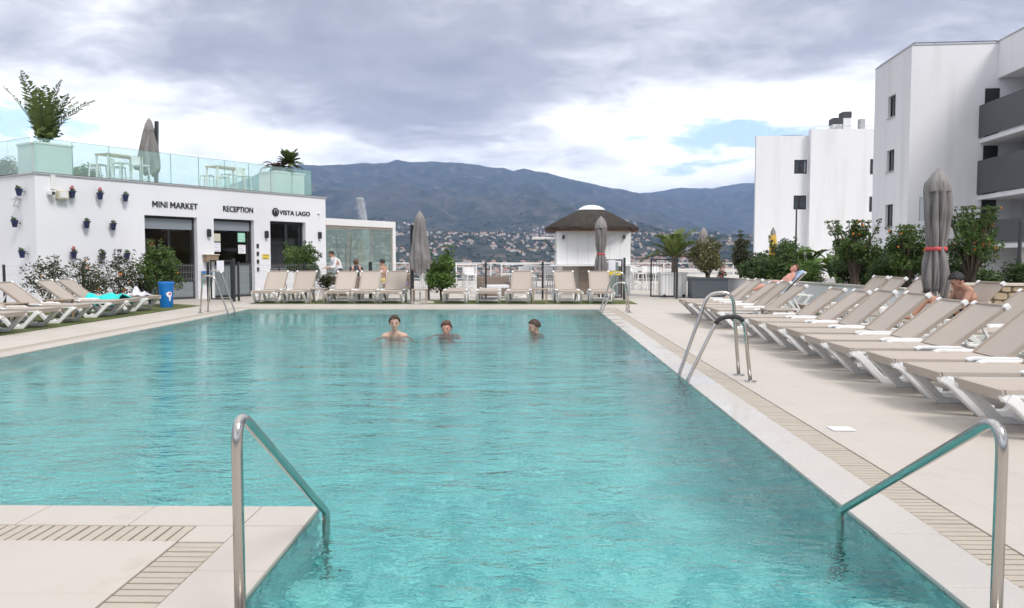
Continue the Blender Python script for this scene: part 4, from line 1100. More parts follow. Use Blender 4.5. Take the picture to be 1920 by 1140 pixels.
MB().box((-hw - .45, 0, 2.05), (.85, 1.7, .05)).build('hatch_flap', 'white_paint', kk)
for yv in (-.7, .7): MB().bar((-hw, yv, 1.5), (-hw - .4, yv, 2.03), .025, .025).build('hatch_strut', 'dark_metal', kk)

# ------------------------------------------------------------------ apartment buildings on the right
AB = rad(-4.7)
TB = Vector((19.79, 41.8, 0)); HT = 12.2
ab = thing('apartment_block', 'tall white apartment block with grey balconies at the right edge', 'building', TB, AB)
wz = [(0.9, 2.1), (3.0 + .95, 3.0 + 2.0), (6.0 + .98, 6.0 + 2.05), (9.1, 10.25)]
# camera side of the stair tower (faces -y), left side with windows (faces -x)
MB().b2(0.302, 4.22, 0, 0.3, -0.3, HT).build('tower_front', 'white_block', ab)
side = wall_panel(5.28, HT + .3, 0.3, [(2.05, 3.15, z0, z1) for z0, z1 in ((3.06, 4.28), (6.08, 7.25), (9.03, 10.2))], 0, -.3)
so = side.build('tower_side', 'white_block', ab); so.rotation_euler = (0, 0, rad(90)); so.location = (0.3, 0, 0)
for z0, z1 in ((3.06, 4.28), (6.08, 7.25), (9.03, 10.2)):
    f = MB(); frame_rect(f, 2.05 + .003, 3.15 - .003, z0 + .003, z1 - .003, .1, .07, .06)
    wf = f.build('window_frame', 'black_frame', ab); wf.rotation_euler = (0, 0, rad(90)); wf.location = (0.3 - .0, 0, 0)
    wf.location = (0.3, 0, 0); 
    MB().b2(2.13, 3.07, .12, .13, z0 + .08, z1 - .08).build('pane', 'glass_dark', wf)
    MB().b2(2.55, 2.63, .105, .155, z0 + .075, z1 - .075).build('mullion', 'black_frame', wf)
    MB().b2(2.1, 3.1, .01, .02, z0 + .05, z1 - .05).build('curtain', 'interior_dark', wf)
    sl = MB().b2(2.0, 3.2, .245, .36, z0 - .05, z0 - .003).build('window_sill', 'cap_grey', ab); sl.rotation_euler = (0, 0, rad(90)); sl.location = (0.3, 0, 0)
MB().b2(0.31, 4.21, 0.31, 5.2, HT - .5, HT - .3).build('tower_roof', 'concrete_pale', ab)
b = MB(); b.b2(-.03, 4.22, -.03, .3, HT + .001, HT + .05); b.b2(-.03, .33, .302, 5.3, HT + .001, HT + .05); b.build('parapet_cap', 'cap_grey', ab)
b = MB(); b.tube([(0.15, 5.1, HT + .16), (.15, .15, HT + .16), (4.2, .15, HT + .16)], .025, 6)
for k in range(5): b.tube([(.15 + k * 1.0, .15, HT + .05), (.15 + k * 1.0, .15, HT + .16)], .018, 5)
b.build('roof_rail', 'dark_metal', ab)
# wing that comes forward with open galleries
WX = 4.22
b = MB(); b.b2(WX + 1.5, WX + 1.8, -26, 0.3, -.3, HT + .1); b.build('wing_wall', 'white_block', ab)
b = MB(); b.b2(WX, WX + 2.2, -26, -.003, 10.45, HT + .1); b.build('wing_fascia', 'white_block', ab)
MB().b2(WX + .001, WX + 7, .002, 6, -.3, HT + .1).build('wing_core', 'white_block', ab)
MB().b2(WX - .04, WX + .3, -26, .3, HT + .101, HT + .15).build('wing_cap', 'cap_grey', ab)
b = MB().b2(WX + 1.4, WX + 3.0, -5.2, -3.4, HT + .1, HT + .55); b.build('roof_vent', 'white_block', ab); MB().b2(WX + 1.35, WX + 3.05, -5.25, -3.35, HT + .551, HT + 1.05).build('vent_louvre', 'dark_metal', ab)
for fl, (z, ptop) in enumerate(((1.83, 3.19), (4.31, 6.28), (7.20, 9.08))):
    slabz = z + .0
    MB().b2(WX - .78, WX + 1.499, -26, -.004, slabz, slabz + .22).build('gallery_slab', 'white_block', ab)
    MB().b2(WX - .86, WX - .779, -26, -.02, slabz + .27, ptop).build('balcony_panel', 'balcony_grey', ab)
    MB().b2(WX - .778, WX - .70, -.09, -.02, slabz + .27, ptop).build('balcony_end', 'balcony_grey', ab)
    for k in range(4):
        yk = -1.6 - 6.2 * k
        dd = MB().b2(WX + 1.47, WX + 1.498, yk - 1.0, yk, slabz + .221, slabz + 2.35).build('flat_door', 'black_frame', ab)
        MB().b2(WX + 1.44, WX + 1.468, yk - .92, yk - .86, slabz + 1.2, slabz + 1.26).build('handle', 'steel', dd)
        w_ = MB().b2(WX + 1.47, WX + 1.498, yk - 4.2, yk - 2.6, slabz + 1.1, slabz + 2.3).build('flat_window', 'black_frame', ab)
        MB().b2(WX + 1.46, WX + 1.469, yk - 4.1, yk - 2.7, slabz + 1.2, slabz + 2.2).build('pane', 'glass_dark', w_)
        l = MB().b2(WX + 1.44, WX + 1.498, yk - 1.75, yk - 1.6, slabz + 1.75, slabz + 1.95).build('wall_lamp', 'dark_metal', ab)
    d_ = MB().b2(WX - .60, WX + .10, -.035, -.004, slabz + .221, slabz + 2.75).build('gallery_door', 'black_frame', ab)
    MB().b2(WX - .55, WX - .50, -.06, -.036, slabz + 1.2, slabz + 1.26).build('handle', 'steel', d_)
for k in range(4):
    MB().b2(WX - .5, WX - .1, -4.4 - 6 * k, -3.6 - 6 * k, -.3, 1.829).build('pillar', 'concrete_pale', ab)
    w_ = MB().b2(WX + 1.47, WX + 1.498, -3 - 6 * k, -1.8 - 6 * k, .05, .7).build('basement_window', 'black_frame', ab)

# second block further back
BB = Vector((18.84, 66.0, 0))
a2 = thing('white_block', 'stepped white apartment block with two small windows, further back', 'building', BB, rad(-1.5))
H2 = 11.3
left = wall_panel(4.8, H2 + .5, .3, [(3.1, 4.12, 8.22, 9.35), (3.1, 4.12, 5.32, 6.47)], 0, -.5)
left.build('recessed_wall', 'white_block', a2)
for z0 in (8.22, 5.32):
    f = MB(); frame_rect(f, 3.103, 4.117, z0 + .003, z0 + 1.127, .03, .11, .06); wf = f.build('window_frame', 'black_frame', a2)
    MB().b2(3.21, 4.01, .06, .07, z0 + .11, z0 + 1.02).build('pane', 'glass_dark', wf); MB().b2(3.57, 3.66, .035, .085, z0 + .11, z0 + 1.02).build('mullion', 'black_frame', wf)
    MB().b2(3.22, 4.0, .2, .22, z0 + .1, z0 + 1.03).build('curtain', 'blind_grey', wf)
MB().b2(4.2, 11.2, -.62, -.003, -.5, H2 + .42).build('front_bay', 'white_block', a2)
MB().prism([(0.0, .302), (.3, .302), (3.4, 8), (3.1, 8)], -.5, H2).build('side_wall', 'white_block', a2)
MB().prism([(.31, .302), (11.2, .302), (11.2, 8), (3.41, 8)], H2 - .9, H2 - .6).build('roof', 'concrete_pale', a2)
MB().b2(1.2, 2.0, 1.0, 1.4, H2 - .6, H2 + .02).build('roof_box', 'white_plastic', a2)
MB().b2(2.2, 3.9, .4, .46, H2 - .35, H2 + .1).build('solar_panel', 'solar', a2)
for x, h_, w_ in ((6.45, .80, .72), (7.25, 1.30, .62)):
    o = MB().b2(x, x + w_, 0.8, 1.8, H2 + .0, H2 + .25 + h_).build('chimney', 'white_block', a2); MB().b2(x - .03, x + w_ + .03, .77, 1.83, H2 + .251 + h_, H2 + .75 + h_).build('chimney_louvre', 'dark_metal', o)
MB().lathe([(.28, 0), (.28, .1)], seg=20).build('fan_unit', 'cap_grey', a2, True, loc=(6.82, .7, H2 + .68)).rotation_euler = (rad(90), 0, 0)
MB().b2(8.7, 9.1, 1, 1.6, H2, H2 + 1.5).build('roof_screen', 'cap_grey', a2)
b = MB(); b.tube([(4.5, -.2, H2 + .72), (11.1, -.2, H2 + .72)], .025, 5)
for k in range(7): b.tube([(4.5 + k * 1.06, -.2, H2 + .42), (4.5 + k * 1.06, -.2, H2 + .72)], .018, 5)
b.build('roof_rail', 'cap_grey', a2)
for z0 in (2.2, 5.1, 8.1): MB().b2(8.95, 9.15, -.65, -.621, z0, z0 + 1.2).build('slot_window', 'black_frame', a2)
MB().b2(7.2, 9.2, -1.4, -1.36, -.3, 1.9).build('glass_screen', 'glass_green', a2)

# ================================================================== loungers
def strip(b, pts, w, t, y):
    """flat bar following pts in the XZ plane at side y (w across y, t thick)"""
    n = len(pts); V = []
    for i, (x, z) in enumerate(pts):
        a = pts[max(i - 1, 0)]; c = pts[min(i + 1, n - 1)]; dx_, dz_ = c[0] - a[0], c[1] - a[1]; L = math.hypot(dx_, dz_) or 1; nx_, nz_ = -dz_ / L * t / 2, dx_ / L * t / 2
        V += [(x + nx_, y - w / 2, z + nz_), (x + nx_, y + w / 2, z + nz_), (x - nx_, y + w / 2, z - nz_), (x - nx_, y - w / 2, z - nz_)]
    F = [(0, 1, 2, 3), tuple(4 * (n - 1) + k for k in (3, 2, 1, 0))]
    for i in range(n - 1):
        for k in range(4): a = 4 * i + k; c = 4 * i + (k + 1) % 4; F.append((a, a + 4, c + 4, c))
    b.add(V, F); return b
def sling(x0, z0, x1, z1, w, sag, nseg=10, th=.012):
    b = MB(); V = []; F = []
    dx_, dz_ = x1 - x0, z1 - z0; L = math.hypot(dx_, dz_); nx_, nz_ = -dz_ / L, dx_ / L
    for i in range(nseg + 1):
        k = i / nseg
        for j in range(7):
            v = -1 + 2 * j / 6; s = -sag * (1 - v * v) * math.sin(math.pi * (0.1 + .8 * k)); V.append((x0 + dx_ * k + nx_ * s, v * w / 2, z0 + dz_ * k + nz_ * s))
    n = len(V); V += [(x - nx_ * th, y, z - nz_ * th) for x, y, z in V]
    for i in range(nseg):
        for j in range(6):
            a = i * 7 + j; F.append((a, a + 7, a + 8, a + 1)); F.append((n + a, n + a + 1, n + a + 8, n + a + 7))
    for i in range(nseg): a = i * 7; F += [(a, n + a, n + a + 7, a + 7), (a + 6, a + 13, n + a + 13, n + a + 6)]
    for j in range(6): F += [(j, j + 1, n + j + 1, n + j), (nseg * 7 + j, n + nseg * 7 + j, n + nseg * 7 + j + 1, nseg * 7 + j + 1)]
    return b.add(V, F)
HX, SZ, BL = 1.02, .345, .74
def lounger_proto(ang):
    """foot end at x=0, head toward +x"""
    t = thing('sun_lounger', 'x', 'sun lounger', (0, 0, -50))
    hw_ = .315
    sling(.02, SZ + .022, HX, SZ + .018, .655, .018, 14).build('seat_sling', 'sling_taupe', t, True)
    M_ = RYm = Matrix.Rotation(rad(-14), 3, 'Y')
    MB().box((.008, 0, SZ - .018), (.016, .655, .08), 0, M_).build('sling_hem', 'sling_taupe', t)
    for s in (-1, 1):
        MB().b2(.02, .66, s * .328 - .006, s * .328 + .006, SZ - .006, SZ + .02).build('sling_hem', 'sling_taupe', t)
        strip(MB(), [(.0, SZ - .05), (.06, SZ - .018), (.5, SZ - .018), (HX + .05, SZ - .008), (1.45, SZ - .02), (1.72, SZ - .03)], .05, .05, s * (hw_ - .012)).build('side_rail', 'white_plastic', t, bevel=.01)
        strip(MB(), [(.66, SZ + .012), (.72, SZ + .03), (1.12, SZ + .026), (1.22, SZ - .005)], .075, .03, s * (hw_ + .01)).build('hinge_arm', 'white_plastic', t, bevel=.008)
        strip(MB(), [(.04, SZ - .035), (.10, SZ - .075), (.335, .03), (.55, .026), (.75, SZ - .09), (.80, SZ - .03)], .066, .074, s * hw_).build('leg', 'white_plastic', t, bevel=.01)
        strip(MB(), [(1.02, SZ - .03), (1.06, SZ - .10), (1.24, .026), (1.44, .026), (1.60, SZ - .10), (1.64, SZ - .03)], .06, .066, s * hw_).build('leg', 'white_plastic', t, bevel=.01)
    for x in (.45, 1.33): MB().b2(x - .025, x + .025, -hw_ + .032, hw_ - .032, .05, .085).build('cross_bar', 'white_plastic', t)
    ca, sa = math.cos(ang), math.sin(ang)
    tx, tz = HX + BL * ca, SZ + BL * sa
    bk = sling(HX + .015, SZ + .024, tx + .01 * ca, tz + .022, .60, .014).build('back_sling', 'sling_taupe', t, True)
    for s in (-1, 1):
        MB().bar((HX, s * .29, SZ), (tx, s * .29, tz), .035, .04).build('back_frame', 'taupe_plastic', t)
        MB().bar((tx - .035 * ca, s * .298, tz - .035 * sa + .006), (tx + .03 * ca, s * .298, tz + .03 * sa + .006), .055, .06).build('corner_cap', 'white_plastic', t, bevel=.012)
    MB().bar((tx + .012 * ca, -.268, tz + .012 * sa), (tx + .012 * ca, .268, tz + .012 * sa), .045, .042).build('head_bar', 'taupe_plastic', t, bevel=.01)
    if ang > .2:
        for s in (-1, 1): MB().bar((HX + BL * .6 * ca, s * .255, SZ + BL * .6 * sa), (HX + .52, s * .255, SZ - .03), .03, .025).build('back_prop', 'white_plastic', t)
        MB().bar((HX + .52, -.24, SZ - .03), (HX + .52, .24, SZ - .03), .03, .03).build('prop_bar', 'white_plastic', t)
    return t
PROTO = {k: lounger_proto(a) for k, a in (('up', rad(37)), ('raised', rad(41)), ('steep', rad(47)), ('flat', rad(2)))}
def remove_tree(o):
    for c in list(o.children): remove_tree(c)
    bpy.data.objects.remove(o)
def lounger(kind, foot, rz, label, group):
    r = copy_tree(PROTO[kind], foot, rz, label, group)
    return r
ORD = ['first', 'second', 'third', 'fourth', 'fifth', 'sixth', 'seventh', 'eighth', 'ninth', 'tenth', 'eleventh', 'twelfth', 'thirteenth', 'fourteenth', 'fifteenth']
jr = random.Random(3)
# front row on the right of the pool
ys = [6.0, 6.9, 7.78, 8.68, 9.56, 10.45, 11.35, 12.25, 13.15, 14.95, 15.8, 16.7, 17.6, 18.45]
for i, y in enumerate(ys):
    lounger('raised' if i in (2, 5, 6, 10, 12) else 'up', (3.42 + .012 * (y - 6) + jr.uniform(-.04, .04), y, 0.0), rad(-1.0 + jr.uniform(-1.5, 1.5)),
            ('taupe sling sun lounger cut by the right edge, nearest the camera in the front row' if i == 0 else f'taupe sun lounger in the front row right of the pool, {ORD[i]} from the camera'), 'front row of sun loungers on the right')
# second row on the turf
for i, (y, k, lab) in enumerate([(10.0, 'steep', 'second row sun lounger at the right edge in front of the stone wall'), (10.9, 'up', 'second row sun lounger just nearer than the one with the seated man'), (11.75, 'steep', 'second row sun lounger under the man sitting with raised knees'),
        (12.95, 'steep', 'second row sun lounger partly hidden by the tall closed umbrella'), (13.8, 'steep', 'second row sun lounger just left of the tall closed umbrella'), (14.65, 'steep', 'second row sun lounger, second to the left of the tall umbrella'), (15.5, 'steep', 'second row sun lounger farthest left in front of the dark shrubs'), (20.6, 'steep', 'second row sun lounger under the man lying on a blue towel')]):
    lounger(k, (5.3 + jr.uniform(-.04, .04) + (.25 if y > 19 else 0), y, .05), rad(jr.uniform(-2, 2)), lab, 'second row of sun loungers on the turf')
# left row on the turf, foot ends toward the pool
for i, (y, k, lab) in enumerate([(13.55, 'up', 'sun lounger cut by the left edge, nearest the camera on the left turf'), (14.75, 'up', 'left row sun lounger with its raised back at the left edge'), (16.0, 'up', 'left row sun lounger between the two small brown tables'), (17.55, 'up', 'left row sun lounger beside the one holding the turquoise towel'), (18.4, 'up', 'left row sun lounger with the turquoise towel thrown over its seat'), (19.6, 'flat', 'flat lowered sun lounger at the far end of the left row')]):
    lounger(k, (-8.86 - .07 * (y - 14.5) + jr.uniform(-.04, .04), y, .014), rad(180 + jr.uniform(-2.5, 2.5)), lab, 'sun loungers along the left of the pool')
# far row, foot ends toward the camera
for i, (x, k, rz, lab) in enumerate([(-7.55, 'steep', 90, 'leftmost sun lounger of the far row, near the reception door'), (-6.72, 'steep', 88, 'far row sun lounger in front of the round green bush'), (-5.42, 'steep', 90, 'far row sun lounger right of the round bush, before the dark clad diner'),
        (-4.66, 'steep', 91, 'far row sun lounger in the middle of three close together'), (-3.9, 'steep', 90, 'far row sun lounger just left of the open-bottomed grey umbrella'), (-2.05, 'flat', 90, 'flat far row sun lounger to the right of the grey umbrella'), (-1.08, 'flat', 90, 'flat far row sun lounger left of the two turned loungers'),
        (-.25, 'steep', 84, 'far row sun lounger with raised back left of the kiosk'), (1.33, 'steep', 97, 'far row sun lounger turned sideways in front of the kiosk'), (2.22, 'steep', 90, 'rightmost far row sun lounger beside the far right ladder')]):
    lounger(k, (x, 22.72, .014), rad(rz), lab, 'far row of sun loungers in front of the terrace')
for t in PROTO.values(): remove_tree(t)

# small plastic side tables
def side_table(loc, rz, label, m='taupe_plastic', h_=.42, w=.44):
    t = thing('side_table', label, 'side table', loc, rz, 'small side tables between the loungers')
    b = MB(); b.b2(-w / 2, w / 2, -w / 2, w / 2, h_ - .03, h_); b.build('table_top', m, t, bevel=.008)
    for sx in (-1, 1):
        for sy in (-1, 1): MB().b2(sx * (w / 2 - .03) - .02, sx * (w / 2 - .03) + .02, sy * (w / 2 - .03) - .02, sy * (w / 2 - .03) + .02, 0, h_ - .031).build('leg', m, t)
side_table((4.45, 14.05, 0), 0, 'brown side table in the gap of the front row on the right', w=.5)
side_table((-10.05, 15.38, .014), 0, 'small brown side table between the two nearest left loungers', 'wood_brown')
side_table((-9.95, 16.8, .014), 0, 'small brown side table behind the third lounger on the left', 'wood_brown')
side_table((-3.02, 22.75, .014), 0, 'taupe side table at the foot of the grey umbrella across the pool')
side_table((.42, 23.1, .014), 0, 'brown side table between two loungers left of the kiosk', 'wood_brown')
side_table((-6.05, 23.2, .014), 0, 'taupe side table right of the round bush across the pool')

# towels
def cloth(name, fn, nu, nv, m, label, cat):
    V = [fn(i / nu, j / nv) for i in range(nu + 1) for j in range(nv + 1)]; F = [(i * (nv + 1) + j, (i + 1) * (nv + 1) + j, (i + 1) * (nv + 1) + j + 1, i * (nv + 1) + j + 1) for i in range(nu) for j in range(nv)]
    me = bpy.data.meshes.new(name); me.from_pydata(V, [], F); o = bpy.data.objects.new(name, me); finish(o, m, None, 'all')
    s = o.modifiers.new('thick', 'SOLIDIFY'); s.thickness = .014; s.offset = 1; return tag(o, label, cat)
def tt(u, v):
    x = -10.12 + .78 * u + .05 * math.sin(9 * v); yy = 17.98 + .80 * v + .04 * math.sin(7 * u)
    edge = max(0, v - .86) + max(0, .14 - v); z = .42 + .05 * math.sin(6 * u + 2 * v) * math.sin(5 * v) + .04 * math.sin(13 * u + 4 * v) - edge * 1.1
    return (x, yy, max(z, .368) if edge == 0 else z)
cloth('towel', tt, 30, 24, 'towel_turquoise', 'crumpled turquoise towel thrown over a lounger on the left', 'towel')
def tp(u, v):
    return (-9.85 + .45 * u, 19.3 + .6 * v, .385 + .16 * math.exp(-((u - .5) ** 2 + (v - .5) ** 2) * 9) * (1 + .4 * math.sin(11 * u + 7 * v)) + .015 * math.sin(17 * u))
cloth('printed_bundle', tp, 18, 18, 'towel_print', 'bundled pale printed cloth on the flat lounger at left', 'towel')
def tb_(u, v):      # hangs over the raised back of the far second-row lounger
    a = rad(47); s = -.05 + .82 * u; x = 5.55 + HX + s * math.cos(a) - .03; z = .05 + SZ + s * math.sin(a) + .03
    return (x + .012 * math.sin(20 * v), 20.3 + .62 * v, z + .012 * math.sin(14 * v + 5 * u))
cloth('blue_towel', tb_, 12, 14, 'towel_blue', 'pale blue towel spread over the raised back of a far lounger', 'towel')

# ================================================================== steel ladders and rails
def arc_path(pts, rads, n=9):
    """polyline with rounded corners"""
    out = [Vector(pts[0])]
    for i in range(1, len(pts) - 1):
        p, a, c = Vector(pts[i]), Vector(pts[i - 1]), Vector(pts[i + 1]); r_ = rads[i - 1]
        d1, d2 = (a - p).normalized(), (c - p).normalized(); ang = d1.angle(d2); cut = min(r_ / math.tan(ang / 2), (a - p).length * .48, (c - p).length * .48)
        s, e = p + d1 * cut, p + d2 * cut
        for k in range(n + 1):
            t = k / n; out.append(s.lerp(p, t).lerp(p.lerp(e, t), t))
    out.append(Vector(pts[-1])); return out
def ladder(label, loc, rz, h1, h2, black):
    """local x points away from the water; tubes at y = 0 and y = .45"""
    t = thing('pool_ladder', label, 'pool ladder', loc, rz, 'steel ladders on the pool edge')
    for y, h_, lean, bk in ((.46, h1, .22, False), (0, h2, .26, black)):
        pts = [(-.08, y, -.95), (-.08, y, .02), (.18 + lean * .2, y, h_ * 1.02), (.50, y, h_ * 1.05), (.58, y, .0)]
        path = arc_path(pts, [.06, .16, .16])
        MB().tube(path, .0198, 12).build('rail', 'steel', t, 'all')
        MB().lathe([(.062, 0), (.06, .012), (.028, .018)], seg=18).build('flange', 'steel', t, True, loc=(.58, y, 0.001))
        if bk: MB().tube(path[12:28], .0235, 12).build('grip', 'rubber', t, 'all')
    for z in (-.25, -.5, -.75): MB().b2(-.12, -.02, .0, .46, z - .015, z + .015).build('tread', 'steel', t)
ladder('steel pool ladder with a black grip on the right side, nearest the camera', (1.805, 8.42, 0), 0, .89, .665, True)
ladder('steel pool ladder at the far right corner of the pool', (1.93, 19.2, 0), 0, .92, .70, False)
ladder('steel pool ladder at the far left, before the reception doors', (-7.2, 19.35, 0), rad(180), .86, .98, False)
def handrail(label, x, y0, y1, top, low):
    t = thing('entry_handrail', label, 'handrail', (x, y0, 0), 0, 'steel handrails at the pool steps')
    path = arc_path([(0, -.0, -.0), (0, 0, top + .0), (0, y1 - y0, low), (0, y1 - y0 + .02, -.75)], [.075, .05], 12)
    MB().tube(path, .0188, 20).build('rail', 'steel', t, 'all')
    MB().lathe([(.06, 0), (.058, .012), (.027, .02)], seg=20).build('flange', 'steel', t, True, loc=(0, 0, .001))
handrail('sloping steel handrail on the left of the pool steps', -.965, 2.62, 3.78, .80, .075)
handrail('sloping steel handrail on the right of the pool steps', 1.535, 2.56, 3.84, .80, .075)

# ================================================================== closed umbrellas
def umbrella(label, loc, prof, pleats=8, depth=.16, twist=.25, tie=None, mast=None, m='grey_fabric', pole_top=None, capz=None, base=True, seed=0, lean=(0, 0), pole_m='white_plastic'):
    t = thing('closed_umbrella', label, 'umbrella', loc, seed * 1.3, 'closed umbrellas')
    t.rotation_euler = (lean[0], lean[1], seed * .7)
    zs = [p[1] for p in prof]; zmin, zmax = min(zs), max(zs); R2 = random.Random(seed); ph = [R2.random() * 6 for _ in range(6)]
    # resample the profile smoothly
    zz = np.linspace(zmin, zmax, 34); order = np.argsort(zs); rr = np.interp(zz, np.array(zs)[order], np.array([p[0] for p in prof])[order])
    def mod(a, i):
        k = (zz[i] - zmin) / (zmax - zmin); d = depth * 1.5 * (1 - .35 * k)
        f1 = 1 - abs(math.sin(pleats * a / 2 + twist * 3 * k + ph[0] + .25 * math.sin(7 * k + ph[4]))); f2 = 1 - abs(math.sin((pleats - 3) * a / 2 + ph[1] - twist * 5 * k))
        return 1.12 - 1.35 * d * f1 ** 1.6 - d * .8 * f2 ** 2.2 + .06 * math.sin(3 * a + 11 * k + ph[2]) + .03 * math.sin(5 * a - 17 * k + ph[5])
    V = []; F = []; S = 112
    for i, z in enumerate(zz):
        for j in range(S):
            a = 2 * math.pi * j / S; q = rr[i] * mod(a, i); zl = z + ((.10 * abs(math.sin(pleats * a / 2 + ph[0])) - .12 * (math.sin(2 * a + ph[2]) > .3)) if i == 0 else 0)
            V.append((q * math.cos(a), q * math.sin(a), zl))
    for i in range(len(zz) - 1):
        for j in range(S): a = i * S + j; c = i * S + (j + 1) % S; F.append((a, c, c + S, a + S))
    F.append(tuple(range((len(zz) - 1) * S, len(zz) * S)))
    cn = MB().add(V, F).build('canopy', m, t, 'all')
    if capz:
        z0, z1, r0 = capz
        MB().lathe([(r0 * .96, z0 - .02), (r0, z0), (r0 * .8, z0 + (z1 - z0) * .5), (r0 * .42, z0 + (z1 - z0) * .85), (.03, z1), (.02, z1 + .03)], seg=72, mod=lambda a, i: 1 - (.22 if i < 2 else .12) * (1 - abs(math.sin(4 * a + ph[3]))) ** 1.5).build('vent_cap', 'umbrella_top', t, 'all')
    if tie:
        r_ = float(np.interp(tie, zz, rr)); MB().lathe([(r_ * 1.12, tie - .03), (r_ * 1.16, tie), (r_ * 1.12, tie + .03)], seg=32, mod=lambda a, i: 1 + .08 * math.cos(5 * a + 1)).build('tie_strap', 'red_strap', t, 'all')
    MB().tube([(0, 0, 0.0), (0, 0, (pole_top or zmax))], .024, 10).build('pole', pole_m, t, True)
    if base: MB().b2(-.3, .3, -.3, .3, 0, .07).build('base', 'concrete_pale', t, bevel=.01)
    if mast:
        mx_, my_, mh = mast
        mo = MB().b2(mx_ - .045, mx_ + .045, my_ - .045, my_ + .045, 0, mh).build('mast', 'dark_metal', t, bevel=.006)
        MB().bar((mx_, my_, mh * .82), (0, 0, zmax * .95), .05, .05).build('arm', 'dark_metal', t)
    return t
umbrella('large closed grey umbrella tied with a red strap among the right loungers', (6.3, 12.35, .05), [(.15, .70), (.18, .92), (.165, 1.2), (.125, 1.40), (.16, 1.65), (.185, 1.95), (.18, 2.25), (.165, 2.4), (.08, 2.52)], 9, .24, .5, 1.40, None, capz=(2.28, 2.6, .205), seed=1)
umbrella('closed grey umbrella with flared skirt across the pool, by a green bush', (-3.05, 23.05, 0), [(.23, .92), (.25, 1.0), (.30, 1.28), (.285, 1.36), (.225, 1.75), (.175, 2.15), (.145, 2.42), (.06, 2.6)], 8, .13, .1, None, (.32, .12, 2.28), capz=(2.36, 2.66, .155), seed=3)
umbrella('slim closed grey umbrella with red strap standing before the kiosk', (2.36, 25.0, 0), [(.16, .72), (.20, .9), (.15, 1.35), (.11, 1.44), (.17, 1.75), (.18, 2.1), (.15, 2.34), (.06, 2.5)], 8, .2, .3, 1.44, None, capz=(2.26, 2.6, .2), seed=4)
umbrella('closed grey umbrella leaning on the roof terrace beside a dark mast', (fac(4.1, -1.3, ZR)), [(.32, .55), (.34, .7), (.26, 1.15), (.17, 1.6), (.12, 1.85), (.05, 2.1)], 8, .18, .15, None, (.22, -.1, 2.1), capz=(1.78, 2.12, .15), seed=2, lean=(0, rad(3)), base=True, pole_m='dark_metal').scale = (1.08, 1.08, 1.08)
umbrella('distant closed brown umbrella rising behind the palm planter', (10.1, 45.5, -.0), [(.3, 1.2), (.34, 1.5), (.3, 2.1), (.22, 2.6), (.08, 3.0)], 8, .15, .2, capz=(2.55, 3.05, .26), seed=6)
umbrella('narrow closed yellow umbrella in front of the white block', (11.1, 36.0, -.0), [(.14, .9), (.16, 1.3), (.15, 1.9), (.13, 2.3), (.05, 2.62)], 6, .16, .3, m='yellow_cloth', capz=(2.35, 2.68, .13), seed=7)

# ================================================================== blue bin
bn = thing('waste_bin', 'bright blue waste bin with a small sticker on the left turf', 'bin', (-9.52, 20.95, .014), rad(30))
MB().lathe([(.155, 0), (.16, .02), (.19, .56), (.195, .60)], seg=28).build('body', 'bin_blue', bn, True)
MB().lathe([(.205, .601), (.205, .66), (.19, .675), (.12, .678), (.11, .64)], seg=28).build('rim', 'bin_blue', bn, True)
st = MB()
def on_bin(a, z, r_=.182): return (r_ * math.cos(a), r_ * math.sin(a), z)
def bin_patch(outline, m, name, parent, off):
    b = MB(); V = [on_bin(a, z, .1605 + .052 * z + off) for a, z in outline]; b.add(V, [tuple(range(len(V)))]); return b.build(name, m, parent)
A0 = rad(-75)
p1 = bin_patch([(A0 - .42, .38), (A0 - .30, .31), (A0 - .02, .26), (A0 + .05, .17), (A0 + .22, .17), (A0 + .28, .27), (A0 + .42, .31), (A0 + .42, .40), (A0, .42)], 'sticker', 'sticker', bn, .006)
bin_patch([(A0 - .1, .35), (A0 + .1, .32), (A0 + .32, .35), (A0 + .3, .38), (A0 + .05, .39)], 'sticker_pink', 'sticker_print', bn, .009)

# ================================================================== planters
def planter(loc, rz, size, m, label, name='planter', legs=False):
    t = thing(name, label, 'planter', loc, rz); w, d, h_ = size
    b = MB(); b.b2(-w / 2, w / 2, -d / 2, -d / 2 + .04, .02, h_ - .051); b.b2(-w / 2, w / 2, d / 2 - .04, d / 2, .02, h_ - .051); b.b2(-w / 2, -w / 2 + .04, -d / 2 + .041, d / 2 - .041, .02, h_ - .051); b.b2(w / 2 - .04, w / 2, -d / 2 + .041, d / 2 - .041, .02, h_ - .051)
    b.build('box', m, t)
    r_ = MB(); r_.b2(-w / 2 - .03, w / 2 + .03, -d / 2 - .03, -d / 2 + .05, h_ - .05, h_); r_.b2(-w / 2 - .03, w / 2 + .03, d / 2 - .05, d / 2 + .03, h_ - .05, h_); r_.b2(-w / 2 - .03, -w / 2 + .05, -d / 2 + .051, d / 2 - .051, h_ - .05, h_); r_.b2(w / 2 - .05, w / 2 + .03, -d / 2 + .051, d / 2 - .051, h_ - .05, h_)
    r_.build('rim', m, t)
    MB().b2(-w / 2 + .052, w / 2 - .052, -d / 2 + .052, d / 2 - .052, .05, h_ - .04).build('soil', 'soil', t)
    if legs:
        for sx in (-1, 1): MB().lathe([(.05, -.05), (.05, .05)], seg=12).build('castor', 'rubber', t, True, loc=(sx * w * .38, -d / 2 - .02, .06)).rotation_euler = (rad(90), 0, 0)
        for k in range(1, 6): MB().b2(-w / 2 + k * w / 6 - .006, -w / 2 + k * w / 6 + .006, -d / 2 - .004, -d / 2 - .0005, .03, h_ - .06).build('board_joint', 'cap_grey', t)
    return t
planter((6.02, 26.4, 0), 0, (1.18, .7, .68), 'planter_grey', 'dark slate grey planter box beside the gate on the right')
planter((4.98, 27.1, 0), 0, (.84, .7, .84), 'white_paint', 'white boarded planter on castors behind the open gate', 'wheeled_planter', True)
